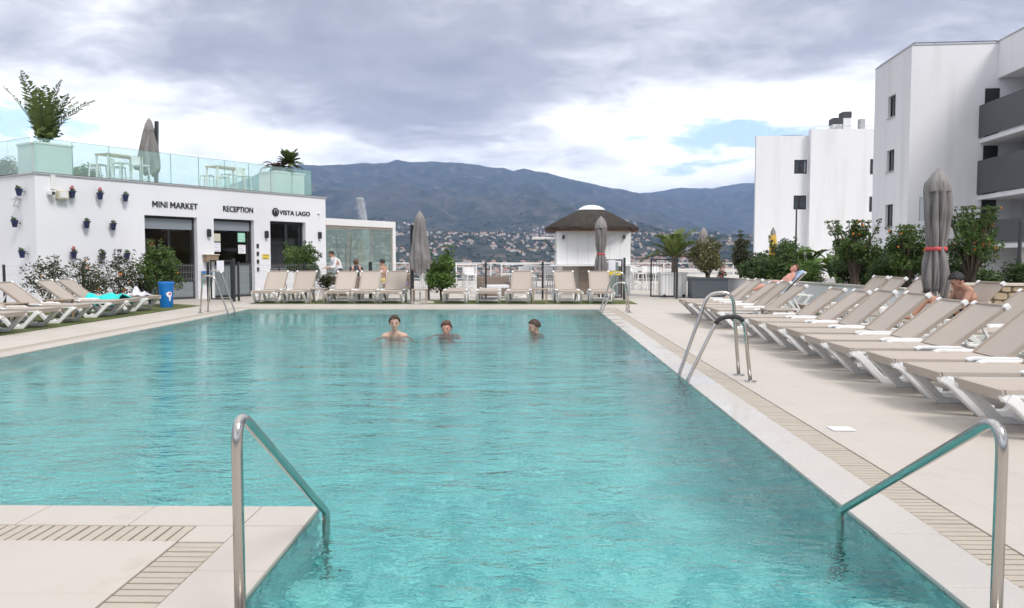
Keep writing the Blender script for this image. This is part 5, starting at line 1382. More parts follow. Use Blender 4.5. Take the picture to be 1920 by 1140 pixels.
planter(tuple(fac(.72, -.85, ZR)), FA, (.98, 1.05, 1.02), 'white_paint', 'large white planter cube at the roof corner holding a palm')
planter(tuple(fac(9.13, -.85, ZR)), FA, (1.35, .9, .98), 'white_paint', 'large white planter on the roof near the end of the glass')
palm('roof_palm', 'feathery palm in the white planter on the roof corner', tuple(fac(.72, -.85, ZR + .98)), .12, 15, 1.75, 12, lift=(.95, 1.5), curl=.55, ll=.33, tr=.06, vee=.3, lw=.021, nl=26, fwd=.42)
shrub('palm_suckers', 'short leafy shoots round the foot of the roof palm', 'plant', tuple(fac(.72, -.85, ZR + .96)), .8, .36, 'leaf_palm', 13, n=12, per=500, leaf=.14, trunk=.05, rmin=.1, rmax=.2)
palm('terrace_palm', 'palm in the white wheeled planter behind the gate', (5.05, 27.1, .8), .55, 17, 1.2, 21, 'leaf_palm', lift=(.1, 1.4), curl=.8, ll=.34, tr=.10, lw=.03)
broadleaf_plant('bromeliad', 'dark red broad-leaved plant in the roof planter', tuple(fac(8.95, -.85, ZR + .94)), 17, .8, 5, 'leaf_red', .2, spread=.85, stem=.02)
palm('spiky_plant', 'spiky green rosette plant beside the dark red plant on the roof', tuple(fac(9.45, -.8, ZR + .94)), .45, 30, .52, 33, 'leaf_palm', lift=(-.4, 1.4), curl=.3, ll=.16, tr=.04, cat='plant', lw=.03)
shrub('olive_shrub', 'pale variegated shrub growing in the dark grey planter', 'shrub', (6.02, 26.4, .6), 1.35, .52, 'leaf_olive', 41, n=34, per=1300, leaf=.075, trunk=.15)
shrub('red_flowers', 'small clump of dark red flowers at the right of the grey planter', 'flowers', (6.45, 26.2, .62), .3, .16, 'leaf_dark', 42, n=6, per=1500, leaf=.06, trunk=.02, blossoms=9, bmat='pink_petal', rmin=.06, rmax=.12)

# bar tables with stools on the roof and on the far terrace
def bar_set(loc, rz, label, slabel, nst=4, top='wood_light', w=1.25, d=.6, h_=.98, grp='white bar tables'):
    t = thing('bar_table', label, 'bar table', loc, rz, grp)
    MB().b2(-w / 2, w / 2, -d / 2, d / 2, h_ - .04, h_).build('table_top', top, t)
    for sx in (-1, 1):
        for sy in (-1, 1): MB().b2(sx * (w / 2 - .04) - .022, sx * (w / 2 - .04) + .022, sy * (d / 2 - .04) - .022, sy * (d / 2 - .04) + .022, 0, h_ - .041).build('leg', 'white_paint', t)
    for sy in (-1, 1): MB().b2(-w / 2 + .065, w / 2 - .065, sy * (d / 2 - .045) - .015, sy * (d / 2 - .045) + .015, .2, .23).build('foot_rail', 'white_paint', t)
    R_ = Matrix.Rotation(rz, 3, 'Z')
    pos = [(-w * .28, -d / 2 - .22), (w * .28, -d / 2 - .2), (-w * .3, d / 2 + .2), (w * .27, d / 2 + .23)][:nst]
    for i, (x, y) in enumerate(pos):
        p = Vector(loc) + R_ @ Vector((x, y, 0)); s = thing('bar_stool', slabel[i], 'bar stool', p, rz + .2 * i, 'white bar stools')
        MB().b2(-.19, .19, -.19, .19, .68, .72).build('seat', 'white_paint', s, bevel=.01)
        for sx in (-1, 1):
            for sy in (-1, 1): MB().bar((sx * .2, sy * .2, 0), (sx * .16, sy * .16, .68), .03, .03).build('leg', 'white_paint', s)
        for sy in (-1, 1): MB().b2(-.17, .17, sy * .175 - .01, sy * .175 + .01, .25, .275).build('foot_rest', 'white_paint', s)
        if i % 2: MB().b2(-.19, .19, .16, .19, .73, .98).build('backrest', 'white_paint', s)
bar_set(tuple(fac(3.1, -1.2, ZR)), FA + .12, 'white bar table with wooden top on the roof left of the umbrella', ['roof bar stool at the front left of the table by the umbrella', 'roof bar stool at the front right of the table by the umbrella', 'roof bar stool at the back left of the table by the umbrella', 'roof bar stool at the back right of the table by the umbrella'], h_=1.0)
bar_set(tuple(fac(6.95, -1.2, ZR)), FA + .1, 'white bar table with wooden top in the middle of the roof', ['roof bar stool at the front left of the middle roof table', 'roof bar stool at the front right of the middle roof table', 'roof bar stool at the back left of the middle roof table', 'roof bar stool at the back right of the middle roof table'], h_=1.0)
far_sets = [(-2.45, 30.2, .1, 1.1, 'far left of the terrace behind the flat loungers'), (-.35, 31.5, 0, 1.1, 'middle of the terrace left of the kiosk'), (.55, 30.4, -.05, 1.05, 'left of the kiosk nearest its counter'), (5.0, 33.5, .2, .95, 'right of the kiosk seen through the gate'), (4.6, 38, .2, 1.0, 'far end of the terrace right of the kiosk'), (-4.0, 36, .3, 1.0, 'far end of the terrace behind the bush')]
for i, (x, y, rz, h_, where) in enumerate(far_sets):
    bar_set((x, y, 0), rz, f'white bar table, {where}', [f'front left white stool, {where}', f'front right white stool, {where}', f'back left white stool, {where}', f'back right white stool, {where}'], top='white_paint', h_=h_)
# wicker sofas and low tables on the terrace
def sofa(loc, rz, label, cm='cloth_white'):
    t = thing('wicker_sofa', label, 'sofa', loc, rz)
    MB().b2(-.55, .55, -.35, .35, .08, .32).build('base', 'wicker', t, bevel=.02); MB().b2(-.55, .55, .22, .35, .321, .72).build('backrest', 'wicker', t, bevel=.02)
    for s in (-1, 1): MB().b2(s * .55 - .12 * (s > 0), s * .55 + .12 * (s < 0), -.35, .219, .321, .55).build('armrest', 'wicker', t, bevel=.02)
    MB().b2(-.42, .42, -.33, .2, .322, .44).build('cushion', cm, t, bevel=.03)
    for sx in (-1, 1):
        for sy in (-1, 1): MB().b2(sx * .5 - .03, sx * .5 + .03, sy * .3 - .03, sy * .3 + .03, 0, .079).build('foot', 'dark_metal', t)
sofa((-1.0, 26.3, 0), rad(15), 'brown wicker sofa behind the flat loungers across the pool')
sofa((-5.9, 25.9, 0), rad(-10), 'brown wicker sofa between the diners and the round bush')
sofa((-4.75, 29.6, 0), rad(5), 'sofa with purple cushion beside the glass pavilion', 'cloth_purple')
def low_table(loc, label, w=.7, h_=.72):
    t = thing('dining_table', label, 'table', loc, .3)
    MB().b2(-w / 2, w / 2, -w / 2, w / 2, h_ - .035, h_).build('table_top', 'white_paint', t)
    MB().tube([(0, 0, .03), (0, 0, h_ - .036)], .035, 10).build('pedestal', 'white_paint', t, True); MB().b2(-.25, .25, -.25, .25, 0, .03).build('foot', 'white_paint', t)
low_table((-5.35, 27.5, 0), 'white square dining table between the two seated diners')
low_table((-7.0, 28.3, 0), 'white dining table set with plates left of the waiter', .8)
low_table((-.05, 27.0, 0), 'white dining table behind the turned lounger left of the kiosk')

# ================================================================== fences, gates, railing
def gate(loc, w, h_, rz, label, paper=False, yellow=False):
    t = thing('gate', label, 'gate', loc, rz)
    f = MB(); frame_rect(f, 0, w, .06, h_, -.02, .045, .04); f.build('frame', 'black_frame', t)
    n = int(w / .1)
    for k in range(1, n): MB().b2(k * w / n - .003, k * w / n + .003, -.003, .003, .105, h_ - .045).build('bar', 'dark_metal', t)
    MB().b2(w - .01, w + .06, -.045, .045, 0, h_ + .06).build('post', 'black_frame', t) if False else MB().b2(w + .02, w + .09, -.035, .035, 0, h_ + .05).build('post', 'black_frame', t)
    if paper:
        MB().b2(w * .32, w * .32 + .22, -.028, -.024, h_ - .36, h_ - .02).build('notice', 'paper', t)
    if yellow: MB().b2(w * .3, w * .3 + .42, -.027, -.023, h_ - .5, h_ - .38).build('yellow_plate', 'paper_yellow', t)
    return t
gate((4.06, 25.95, 0), .80, 1.30, 0, 'open black framed gate left of the white wheeled planter')
gate((2.42, 25.3, 0), .66, 1.28, 0, 'black framed gate with notice in front of the kiosk', True, True)
gate((-9.55, 24.0, 0), .66, 1.26, 0.0, 'black framed gate with paper notice before the reception door', True)
gl_ = thing('glass_fridge', 'tall glass fronted cooler behind the kiosk gate', 'cooler', (2.75, 26.2, 0))
MB().b2(-.3, .3, 0, .5, 0.04, 1.2).build('case', 'blind_grey', gl_, bevel=.02); MB().b2(-.26, .26, -.012, -.002, .12, 1.12).build('door', 'glass_clear', gl_)
def fence(p0, p1, n, h_, label, mat_wire='cap_grey', posts='black_frame', pitch=.05):
    p0, p1 = Vector(p0), Vector(p1); d = p1 - p0; L = d.length; t = thing('mesh_fence', label, 'fence', p0, math.atan2(d.y, d.x))
    for k in range(n + 1): MB().b2(k * L / n - .03, k * L / n + .03, -.03, .03, 0, h_ + .05).build('post', posts, t)
    w = MB(); x = pitch
    while x < L: w.add([(x - .002, .0, .06), (x + .002, 0, .06), (x + .002, 0, h_), (x - .002, 0, h_)], [(0, 1, 2, 3)]); x += pitch
    z = .1
    while z < h_ + .01: w.box((L / 2, .003, z), (L, .004, .004)); z += .2
    o = w.build('wire', mat_wire, t); o['kind'] = 'stuff'
    return t
fence((-17.5, 16.7, 0), (-11.9, 21.25, 0), 4, 1.1, 'pale wire mesh fence with black posts behind the left loungers')
fence((-11.9, 21.25, 0), (-9.62, 24.0, 0), 2, 1.15, 'wire mesh fence with black posts running up to the reception gate')
fence((-8.8, 24.3, 0), (-4.9, 25.0, 0), 2, 1.15, 'wire mesh fence with black posts behind the far left loungers')
fence((-4.85, 25.0, 0), (2.35, 25.4, 0), 4, 1.15, 'wire mesh fence with black posts behind the far right loungers')
rl = thing('terrace_railing', 'white metal railing along the far edge of the terrace', 'railing', (-12, 46.2, 0))
MB().b2(0, 24, -.03, .03, 1.02, 1.07).build('rail', 'white_paint', rl); MB().b2(0, 24, -.02, .02, .12, .15).build('rail', 'white_paint', rl)
for k in range(13): MB().b2(k * 2 - .03, k * 2 + .03, -.03, .03, 0, 1.019).build('post', 'white_paint', rl)
for z in (.4, .6, .8): MB().b2(0, 24, -.008, .008, z, z + .016).build('cable', 'cap_grey', rl)

# low white wall, stone wall, planting bed
wall_p = [(6.75, 27.6), (7.35, 25.0), (8.05, 20.0), (8.35, 17.4)]
lw = thing('low_wall', 'low white rendered wall behind the right hand loungers', 'wall', (0, 0, 0))
for (x0, y0), (x1, y1) in zip(wall_p[:-1], wall_p[1:]):
    MB().bar((x0, y0, .31), (x1, y1, .31), .22, .62).build('wall_section', 'white_wall', lw)
    MB().bar((x0, y0, .64), (x1, y1, .64), .28, .04).build('coping', 'concrete_pale', lw)
sw = thing('stone_wall', 'rough golden rubble stone wall at the right edge behind the loungers', 'wall', (8.55, 16.9, 0), math.atan2(-1.0, 4.5))
SWL, SWH = 5.4, .74
MB().b2(0.01, SWL, .06, .4, 0, SWH).build('core', 'mortar', sw)
rs_ = random.Random(9); z = .0
while z < SWH - .05:
    hh = rs_.uniform(.11, .17); x = rs_.uniform(-.1, 0)
    hh = min(hh, SWH - z)
    while x < SWL:
        ww = rs_.uniform(.14, .32); pr_ = rs_.uniform(.0, .035)
        cx_, cz_ = ww / 2 - .01, hh / 2 - .008; V = []
        for (yy, k) in ((0, .78), (.03, 1), (.1, 1)):
            for (sx, sz) in ((-1, -.6), (-.6, -1), (.6, -1), (1, -.6), (1, .6), (.6, 1), (-.6, 1), (-1, .6)):
                V.append((sx * cx_ * k + rs_.uniform(-.008, .008), yy - pr_, sz * cz_ * k + rs_.uniform(-.006, .006)))
        F = [tuple(range(7, -1, -1))] + [(i * 8 + j, i * 8 + (j + 1) % 8, (i + 1) * 8 + (j + 1) % 8, (i + 1) * 8 + j) for i in range(2) for j in range(8)]
        F = [(0, 1, 2, 3, 4, 5, 6, 7)] + [q[::-1] for q in F[1:]]
        MB().add(V, F).build('stone', 'stone', sw, loc=(x + ww / 2, .02, z + hh / 2)); x += ww
    z += hh
MB().b2(-.03, SWL, -.03, .44, SWH + .001, SWH + .05).build('coping', 'stone_cap', sw)
struct(MB().prism([(6.9, 27.7), (7.5, 25.0), (8.2, 20.0), (8.5, 17.5), (8.9, 17.35), (13.0, 16.2), (25, 16.2), (25, 29.5), (7, 29.5)], .003, .42).build('planting_bed', 'soil'))
struct(MB().b2(12.8, 60, 30.5, 110, -.31, -.05).build('street', 'concrete_pale'))

# ================================================================== planting
# wispy climbing shrubs along the left fence
for i, (x, y, h_, R_, sp, lab) in enumerate([(-12.05, 19.9, 1.25, .55, 7, 'leftmost sparse rose bush behind the left loungers'), (-11.45, 20.6, 1.2, .5, 6, 'sparse rose bush below the lowest pots, second from the left'), (-10.95, 21.2, 1.4, .5, 9, 'tall straggling rose bush with long bare shoots left of the shop door'), (-10.75, 21.9, 1.1, .42, 4, 'low rose bush next to the shop door frame')]):
    shrub('rose_bush', lab, 'shrub', (x, y, 0), h_, R_, 'leaf_dusty', 60 + i, n=20, per=560, leaf=.062, trunk=.12, blossoms=4, bmat='orange_petal', spikes=sp, rmin=.13, rmax=.27, stems=5, trunk_r=.014, group='rose bushes along the fence')
shrub('lantana_bush', 'tall flowering bush with orange blooms in front of the shop door', 'shrub', (-10.05, 21.85, 0), 1.68, .56, 'leaf_mid', 81, n=34, per=1150, leaf=.07, trunk=.35, blossoms=14, spikes=4)
shrub('round_bush', 'dense round green bush on a dark trunk under the restaurant sign', 'shrub', (-7.05, 25.2, 0), 1.72, .52, 'leaf_mid', 82, n=36, per=1500, leaf=.07, trunk=.62, blossoms=4, spikes=3, trunk_r=.075, stems=4)
shrub('orange_tree_bush', 'bright green leafy bush behind the grey umbrella across the pool', 'shrub', (-2.62, 24.9, 0), 1.58, .48, 'leaf_bright', 83, n=34, per=1300, leaf=.075, trunk=.25, blossoms=5, spikes=3)
shrub('trailing_plant', 'small trailing plant hanging in front of the set table', 'plant', (-6.2, 24.75, 0), .95, .26, 'leaf_dusty', 84, n=10, per=1100, leaf=.07, trunk=.45, rmin=.1, rmax=.18)
# right hand bed, from far to near
Z0 = .42
shrub('background_conifer', 'dark narrow evergreen behind the pale variegated shrub', 'shrub', (7.75, 28.8, Z0), 1.75, .34, 'leaf_dusty', 90, n=22, per=1100, leaf=.07, trunk=.3, spikes=2)
shrub('bed_shrub', 'dark green shrub with red blooms right of the grey planter', 'shrub', (7.65, 26.5, Z0), 1.05, .62, 'leaf_dark', 91, n=30, per=1150, leaf=.075, trunk=.1, blossoms=7)
shrub('bed_shrub', 'dark upright shrub below the yellow umbrella', 'shrub', (8.4, 26.2, Z0), 1.35, .6, 'leaf_dark', 92, n=30, per=1150, leaf=.075, trunk=.1, spikes=3)
shrub('clipped_bush', 'rounded light green clipped bush behind the blue towel', 'shrub', (8.15, 23.3, Z0 - .1), 1.0, .62, 'leaf_bright', 93, n=60, per=1300, leaf=.05, trunk=.05, rmin=.12, rmax=.2)
broadleaf_plant('banana_plant', 'broad-leaved banana plant before the white block', (9.55, 24.8, Z0), 15, 1.75, 17, 'leaf_bright', .36, spread=1.0, stem=.3)
palm('cycad', 'arching green fronds left of the banana plant', (8.75, 25.0, Z0), .55, 12, 1.0, 55, 'leaf_mid', lift=(.1, 1.1), curl=.9, ll=.3, tr=.07, cat='plant', lw=.035)
shrub('flowering_tree', 'dark dense shrub tree with orange flowers below the far white block', 'tree', (8.45, 20.6, Z0), 1.72, .66, 'leaf_mid', 94, n=70, per=1500, leaf=.062, trunk=.5, blossoms=14, spikes=16, rmin=.09, rmax=.2, trunk_r=.05)
shrub('flowering_tree', 'orange flowered shrub tree just left of the tall umbrella', 'tree', (8.85, 18.6, Z0), 1.52, .6, 'leaf_mid', 95, n=62, per=1500, leaf=.06, trunk=.42, blossoms=20, spikes=16, rmin=.09, rmax=.19, trunk_r=.05)
shrub('flowering_tree', 'orange flowered shrub tree just right of the tall umbrella', 'tree', (9.8, 17.7, Z0 - .02), 1.9, .56, 'leaf_mid', 96, n=64, per=1500, leaf=.06, trunk=.5, blossoms=22, spikes=14, rmin=.09, rmax=.19, trunk_r=.05)
shrub('low_shrub', 'low dark shrub in the bed above the stone wall', 'shrub', (11.6, 20.5, Z0), .5, .5, 'leaf_dark', 97, n=16, per=1100, leaf=.07, trunk=.05)
shrub('bed_shrub', 'shrub filling the bed between banana plant and dark tree', 'shrub', (9.2, 22.6, Z0), 1.25, .6, 'leaf_dark', 98, n=28, per=1100, leaf=.075, trunk=.1, spikes=3)
shrub('low_shrub', 'shrub round the foot of the lamp pole at the right edge', 'shrub', (13.4, 22.0, Z0), .75, .45, 'leaf_dark', 99, n=16, per=1100, leaf=.07, trunk=.05)
shrub('roof_shrub', 'green shrub behind the roof glass left of the bar table', 'shrub', tuple(fac(2.55, -2.2, ZR)), .62, .42, 'leaf_mid', 101, n=16, per=1100, leaf=.07, trunk=.1)
shrub('roof_shrub', 'small bush behind the roof glass at the left edge', 'shrub', tuple(fac(-.0, -2.6, ZR) + FU * .45), .75, .28, 'leaf_olive', 102, n=12, per=1100, leaf=.06, trunk=.15)
for i, (x, y, h_, R_, lab) in enumerate([(7.55, 24.9, .85, .5, 'low dark shrub behind the low wall beside the blue towel'), (9.0, 27.6, 1.5, .65, 'tall dark shrub at the back of the bed under the yellow umbrella'), (9.4, 21.6, 1.0, .6, 'dark shrub at the foot of the dark flowering tree'), (8.75, 19.4, .8, .5, 'low shrub between the two flowering trees left of the umbrella'), (9.6, 18.1, .75, .5, 'low shrub behind the tall umbrella'), (10.9, 24.2, 1.2, .7, 'shrub in front of the white block right of the banana plant'), (10.4, 22.0, 1.3, .65, 'dark shrub deep in the bed behind the flowering trees')]):
    shrub('hedge_shrub', lab, 'shrub', (x, y, Z0), h_, R_, 'leaf_dark', 120 + i, n=34, per=1100, leaf=.075, trunk=.08, spikes=2)
# teal lounger sail / parasol seen in the hedge
tl = thing('folded_parasol', 'small folded teal parasol showing in the dark hedge', 'umbrella', (7.95, 25.6, Z0))
MB().lathe([(.10, .1), (.13, .3), (.12, .62), (.02, .78)], seg=24, mod=lambda a, i: 1 + .2 * math.cos(6 * a)).build('canopy', 'teal_cloth', tl, True); MB().tube([(0, 0, 0), (0, 0, .85)], .015, 6).build('pole', 'dark_metal', tl)

# lamp posts
def lamp_post(loc, h_, label, head=True):
    t = thing('lamp_post', label, 'lamp post', loc)
    MB().tube([(0, 0, 0), (0, 0, h_ * .45), (0, 0, h_ * .452), (0, 0, h_)], [.07, .065, .05, .045], 10).build('shaft', 'dark_metal', t, True)
    MB().lathe([(.12, 0), (.12, .05), (.075, .3)], seg=14).build('foot', 'dark_metal', t, True)
    if head: MB().b2(-.06, .5, -.09, .09, h_ + .001, h_ + .09).build('lantern', 'dark_metal', t, bevel=.02)
lamp_post((15.49, 46.0, -.05), 4.25, 'slim dark pole in front of the far white block', False)
lamp_post((13.6, 22.2, .42), 1.92, 'dark pole standing by the grey balconies at the right edge', False)
spk = thing('sign_board', 'blank grey board on a post half hidden behind the tall umbrella', 'sign', (7.72, 15.4, .42))
MB().b2(-.2, .14, -.02, .02, 1.6, 2.05).build('panel', 'blind_grey', spk); MB().tube([(0, .04, 0), (0, .04, 1.9)], .025, 8).build('post', 'dark_metal', spk)
pl8 = thing('deck_hatch', 'small white square plate let into the deck beside the right drain', 'plate', (2.41, 6.05, .004))
MB().b2(-.085, .085, -.07, .07, 0.0, .004).build('plate', 'white_paint', pl8)

# ================================================================== people
def capsule(b, p0, r0, p1, r1, seg=12):
    p0, p1 = Vector(p0), Vector(p1); n = 6
    d = (p1 - p0); L = d.length or 1e-6; u = d / L
    pts = [p0 - u * r0 * .95, p0 - u * r0 * .75, p0 - u * r0 * .35]; rs = [r0 * .25, r0 * .66, r0 * .94]
    for k in range(n + 1): pts.append(p0.lerp(p1, k / n)); rs.append(r0 + (r1 - r0) * k / n)
    pts += [p1 + u * r1 * .35, p1 + u * r1 * .75, p1 + u * r1 * .95]; rs += [r1 * .94, r1 * .66, r1 * .25]
    b.tube(pts, rs, seg)
def hand(b, wrist, dirv, palm_n, s=1.0, curl=.35):
    """palm and five fingers; dirv along the hand, palm_n out of the palm"""
    w, d, n = Vector(wrist), Vector(dirv).normalized(), Vector(palm_n).normalized(); x = d.cross(n).normalized(); n = x.cross(d)
    for k in range(4): capsule(b, w + x * (.012 * (k - 1.5)) * s, .016 * s, w + d * .085 * s + x * (.021 * (k - 1.5)) * s, .013 * s, 8)
    for k, L in enumerate((.068, .078, .073, .056)):
        p = w + d * .088 * s + x * (.022 * (k - 1.5)) * s; q = p + (d * math.cos(curl) + n * math.sin(curl)) * L * .55 * s; e = q + (d * math.cos(curl * 2.4) + n * math.sin(curl * 2.4)) * L * .5 * s
        capsule(b, p, .0095 * s, q, .0088 * s, 8); capsule(b, q, .0088 * s, e, .0075 * s, 8)
    p = w + d * .03 * s - x * .03 * s; q = p + (d * .7 - x * .7 + n * .2).normalized() * .045 * s; e = q + (d * .95 - x * .25 + n * .3).normalized() * .035 * s
    capsule(b, p, .0125 * s, q, .0105 * s, 8); capsule(b, q, .0105 * s, e, .009 * s, 8)
def head_shape(b, c, M, s=1.0):
    """cranium centre c, M rotates a head that looks along local -y with z up"""
    P = lambda x, y, z: Vector(c) + M @ Vector((x, y, z)) * s
    b.ball(c, (.074 * s, .094 * s, .088 * s), 18, 12, M)
    b.ball(P(0, -.028, -.055), (.057 * s, .062 * s, .068 * s), 16, 10, M)
    b.ball(P(0, -.055, -.105), (.034 * s, .032 * s, .026 * s), 12, 8, M)
    capsule(b, P(0, -.088, -.012), .010 * s, P(0, -.106, -.048), .0145 * s, 8)
    b.ball(P(0, -.075, .012), (.05 * s, .02 * s, .012 * s), 12, 8, M)
    for sg in (-1, 1):
        b.ball(P(.077 * sg, .008, -.03), (.011 * s, .02 * s, .032 * s), 10, 8, M)
        b.ball(P(.038 * sg, -.06, -.045), (.022 * s, .02 * s, .02 * s), 10, 8, M)
    capsule(b, P(-.018, -.085, -.079), .0085 * s, P(.018, -.085, -.079), .0085 * s, 8)
    return P
def face_and_hair(root, c, M, s, hair, style, seed=0):
    P = lambda x, y, z: Vector(c) + M @ Vector((x, y, z)) * s
    for sg in (-1, 1):
        MB().ball(P(.029 * sg, -.083, -.022), (.0115 * s, .0075 * s, .0062 * s), 10, 8, M).build('eye', 'eye_dark', root, 'all')
        e = MB(); capsule(e, P(.016 * sg, -.094, .0), .003 * s, P(.045 * sg, -.082, .001), .0035 * s, 6); e.build('eyebrow', hair, root, 'all')
    m = MB(); capsule(m, P(-.016, -.0925, -.080), .005 * s, P(.016, -.0925, -.080), .005 * s, 6); m.build('mouth', 'lip', root, 'all')
    # hair: shell of the cranium with uneven locks, open over the face
    V = []; F = []; nu, nv = 40, 24; r_ = np.random.default_rng(seed); ph = r_.random(8) * 6
    keep = {}
    for i in range(nv + 1):
        t = math.pi * i / nv
        for k in range(nu):
            a = 2 * math.pi * k / nu; d = Vector((math.sin(t) * math.cos(a), math.sin(t) * math.sin(a), math.cos(t)))
            lock = .010 * math.sin(9 * a + ph[0] + 5 * t) + .007 * math.sin(17 * a + ph[1] - 7 * t) + .004 * r_.normal()
            q = Vector((d.x * .0795, d.y * .100, d.z * .094 + max(0, d.z) * .012)) * (1 + lock * 3.6)
            low = -.03 if style == 'short' else -.085
            # hairline: high over the forehead, lower to the sides and nape
            line = .045 if d.y < -.55 else (.045 + (low - .045) * min(1, (d.y + .55) / .7))
            keep[len(V)] = q.z > line + .012 * math.sin(13 * a + ph[2]) + .006 * math.sin(29 * a + ph[3])
            V.append(tuple(P(q.x, q.y, q.z)))
    for i in range(nv):
        for k in range(nu):
            ids = (i * nu + k, i * nu + (k + 1) % nu, (i + 1) * nu + (k + 1) % nu, (i + 1) * nu + k)
            if all(keep[j] for j in ids): F.append(ids)
    o = MB().add(V, F).build('hair', hair, root, 'all')
    sm = o.modifiers.new('thick', 'SOLIDIFY'); sm.thickness = .014 * s; sm.offset = -1
    return o
def body_finish(b, root, skin, voxel=.011):
    o = b.build('body', skin, root, 'all')
    m = o.modifiers.new('skin', 'REMESH'); m.mode = 'VOXEL'; m.voxel_size = voxel; m.use_smooth_shade = True
    s = o.modifiers.new('soft', 'SMOOTH'); s.factor = .5; s.iterations = 4
    frozen(o)
    o.data.polygons.foreach_set('use_smooth', [True] * len(o.data.polygons))
    return o
def torso(b, hip, chest, neck, side, s=1.0, wide=1.0):
    """pelvis to shoulders; side = unit vector to the body's left"""
    hip, chest, neck, sd = Vector(hip), Vector(chest), Vector(neck), Vector(side).normalized()
    capsule(b, hip, .10 * s, hip.lerp(chest, .5), .092 * s); capsule(b, hip.lerp(chest, .5), .095 * s, chest.lerp(neck, .35), .10 * s); capsule(b, chest.lerp(neck, .3), .09 * s, chest.lerp(neck, .85), .06 * s)
    for k in (-1, 1):
        capsule(b, hip + sd * .075 * k * s, .095 * s, hip.lerp(chest, .55) + sd * .07 * k * s, .088 * s)
        capsule(b, hip.lerp(chest, .5) + sd * .07 * k * s, .088 * s, chest + sd * .09 * k * s * wide, .10 * s)
        capsule(b, chest + sd * .07 * k * s, .098 * s, chest.lerp(neck, .72) + sd * .125 * k * s * wide, .062 * s)
        capsule(b, chest.lerp(neck, 1.0) + sd * .03 * k * s, .045 * s, chest.lerp(neck, .74) + sd * .17 * k * s * wide, .055 * s)
def limb(b, pts, rs):
    for (p, r0), (q, r1) in zip(zip(pts[:-1], rs[:-1]), zip(pts[1:], rs[1:])): capsule(b, p, r0, q, r1)
def shell(pts, rs, name, m, root, grow=.012, extra=None):
    b = MB(); limb(b, pts, [r_ + grow for r_ in rs])
    if extra: extra(b)
    o = b.build(name, m, root, 'all'); md = o.modifiers.new('skin', 'REMESH'); md.mode = 'VOXEL'; md.voxel_size = .013; md.use_smooth_shade = True
    s = o.modifiers.new('soft', 'SMOOTH'); s.factor = .5; s.iterations = 3
    return frozen(o)
RX = lambda a: Matrix.Rotation(a, 3, 'X'); RY = lambda a: Matrix.Rotation(a, 3, 'Y'); RZ = lambda a: Matrix.Rotation(a, 3, 'Z')

def swimmer(label, loc, face_rz, headtop, skin, hair, tilt=0.0, arms_out=.5, seed=0):
    """stands chest-deep in the pool; loc z = water level, headtop above it; looks along local -y"""
    root = thing('person', label, 'person', loc, face_rz); b = MB()
    hc = Vector((0, -.01, headtop - .095)); nk = hc + Vector((0, .035, -.185)); ch = nk + Vector((0, .01, -.235)); hp = ch + Vector((0, .02, -.36))
    M = RX(tilt); head_shape(b, hc, M, 1.06)
    capsule(b, nk + Vector((0, -.002, -.02)), .056, hc + Vector((0, .02, -.06)), .052)
    torso(b, hp, ch, nk, (1, 0, 0), 1.0, 1.0)
    for s in (-1, 1):
        sh = nk + Vector((.17 * s, .01, -.06)); el = sh + Vector((.10 * s * arms_out, -.05, -.27)); wr = el + Vector((.03 * s, -.20, -.06))
        limb(b, [sh, el, wr], [.056, .042, .028]); hand(b, wr, (wr - el), (0, 0, -1))
        kn = hp + Vector((.10 * s, -.08, -.40)); an = kn + Vector((0, .06, -.36))
        limb(b, [hp + Vector((.09 * s, 0, -.03)), kn, an], [.085, .055, .038]); limb(b, [an + Vector((0, 0, -.03)), an + Vector((0, -.16, -.05))], [.038, .028])
    body_finish(b, root, skin, .010)
    face_and_hair(root, hc, M, 1.06, hair, 'short', seed)
    shell([hp + Vector((-.07, 0, -.02)), hp + Vector((.07, 0, -.02))], [.105, .105], 'swim_shorts', 'cloth_navy', root)
    return root
swimmer('young man with bare shoulders out of the water, leftmost of three bathers', (-2.22, 13.45, WATER_Z), rad(8), .335, 'skin', 'hair_brown', rad(-3), .9, 1)
swimmer('bather with reddish hair up to the neck, middle of the three in the pool', (-1.385, 13.95, WATER_Z), rad(-6), .205, 'skin_red', 'hair_auburn', rad(4), .6, 2)
swimmer('bather with dark hair seen in profile, rightmost of the three in the pool', (.17, 14.25, WATER_Z), rad(-72), .205, 'skin', 'hair_brown', rad(4), .6, 3)

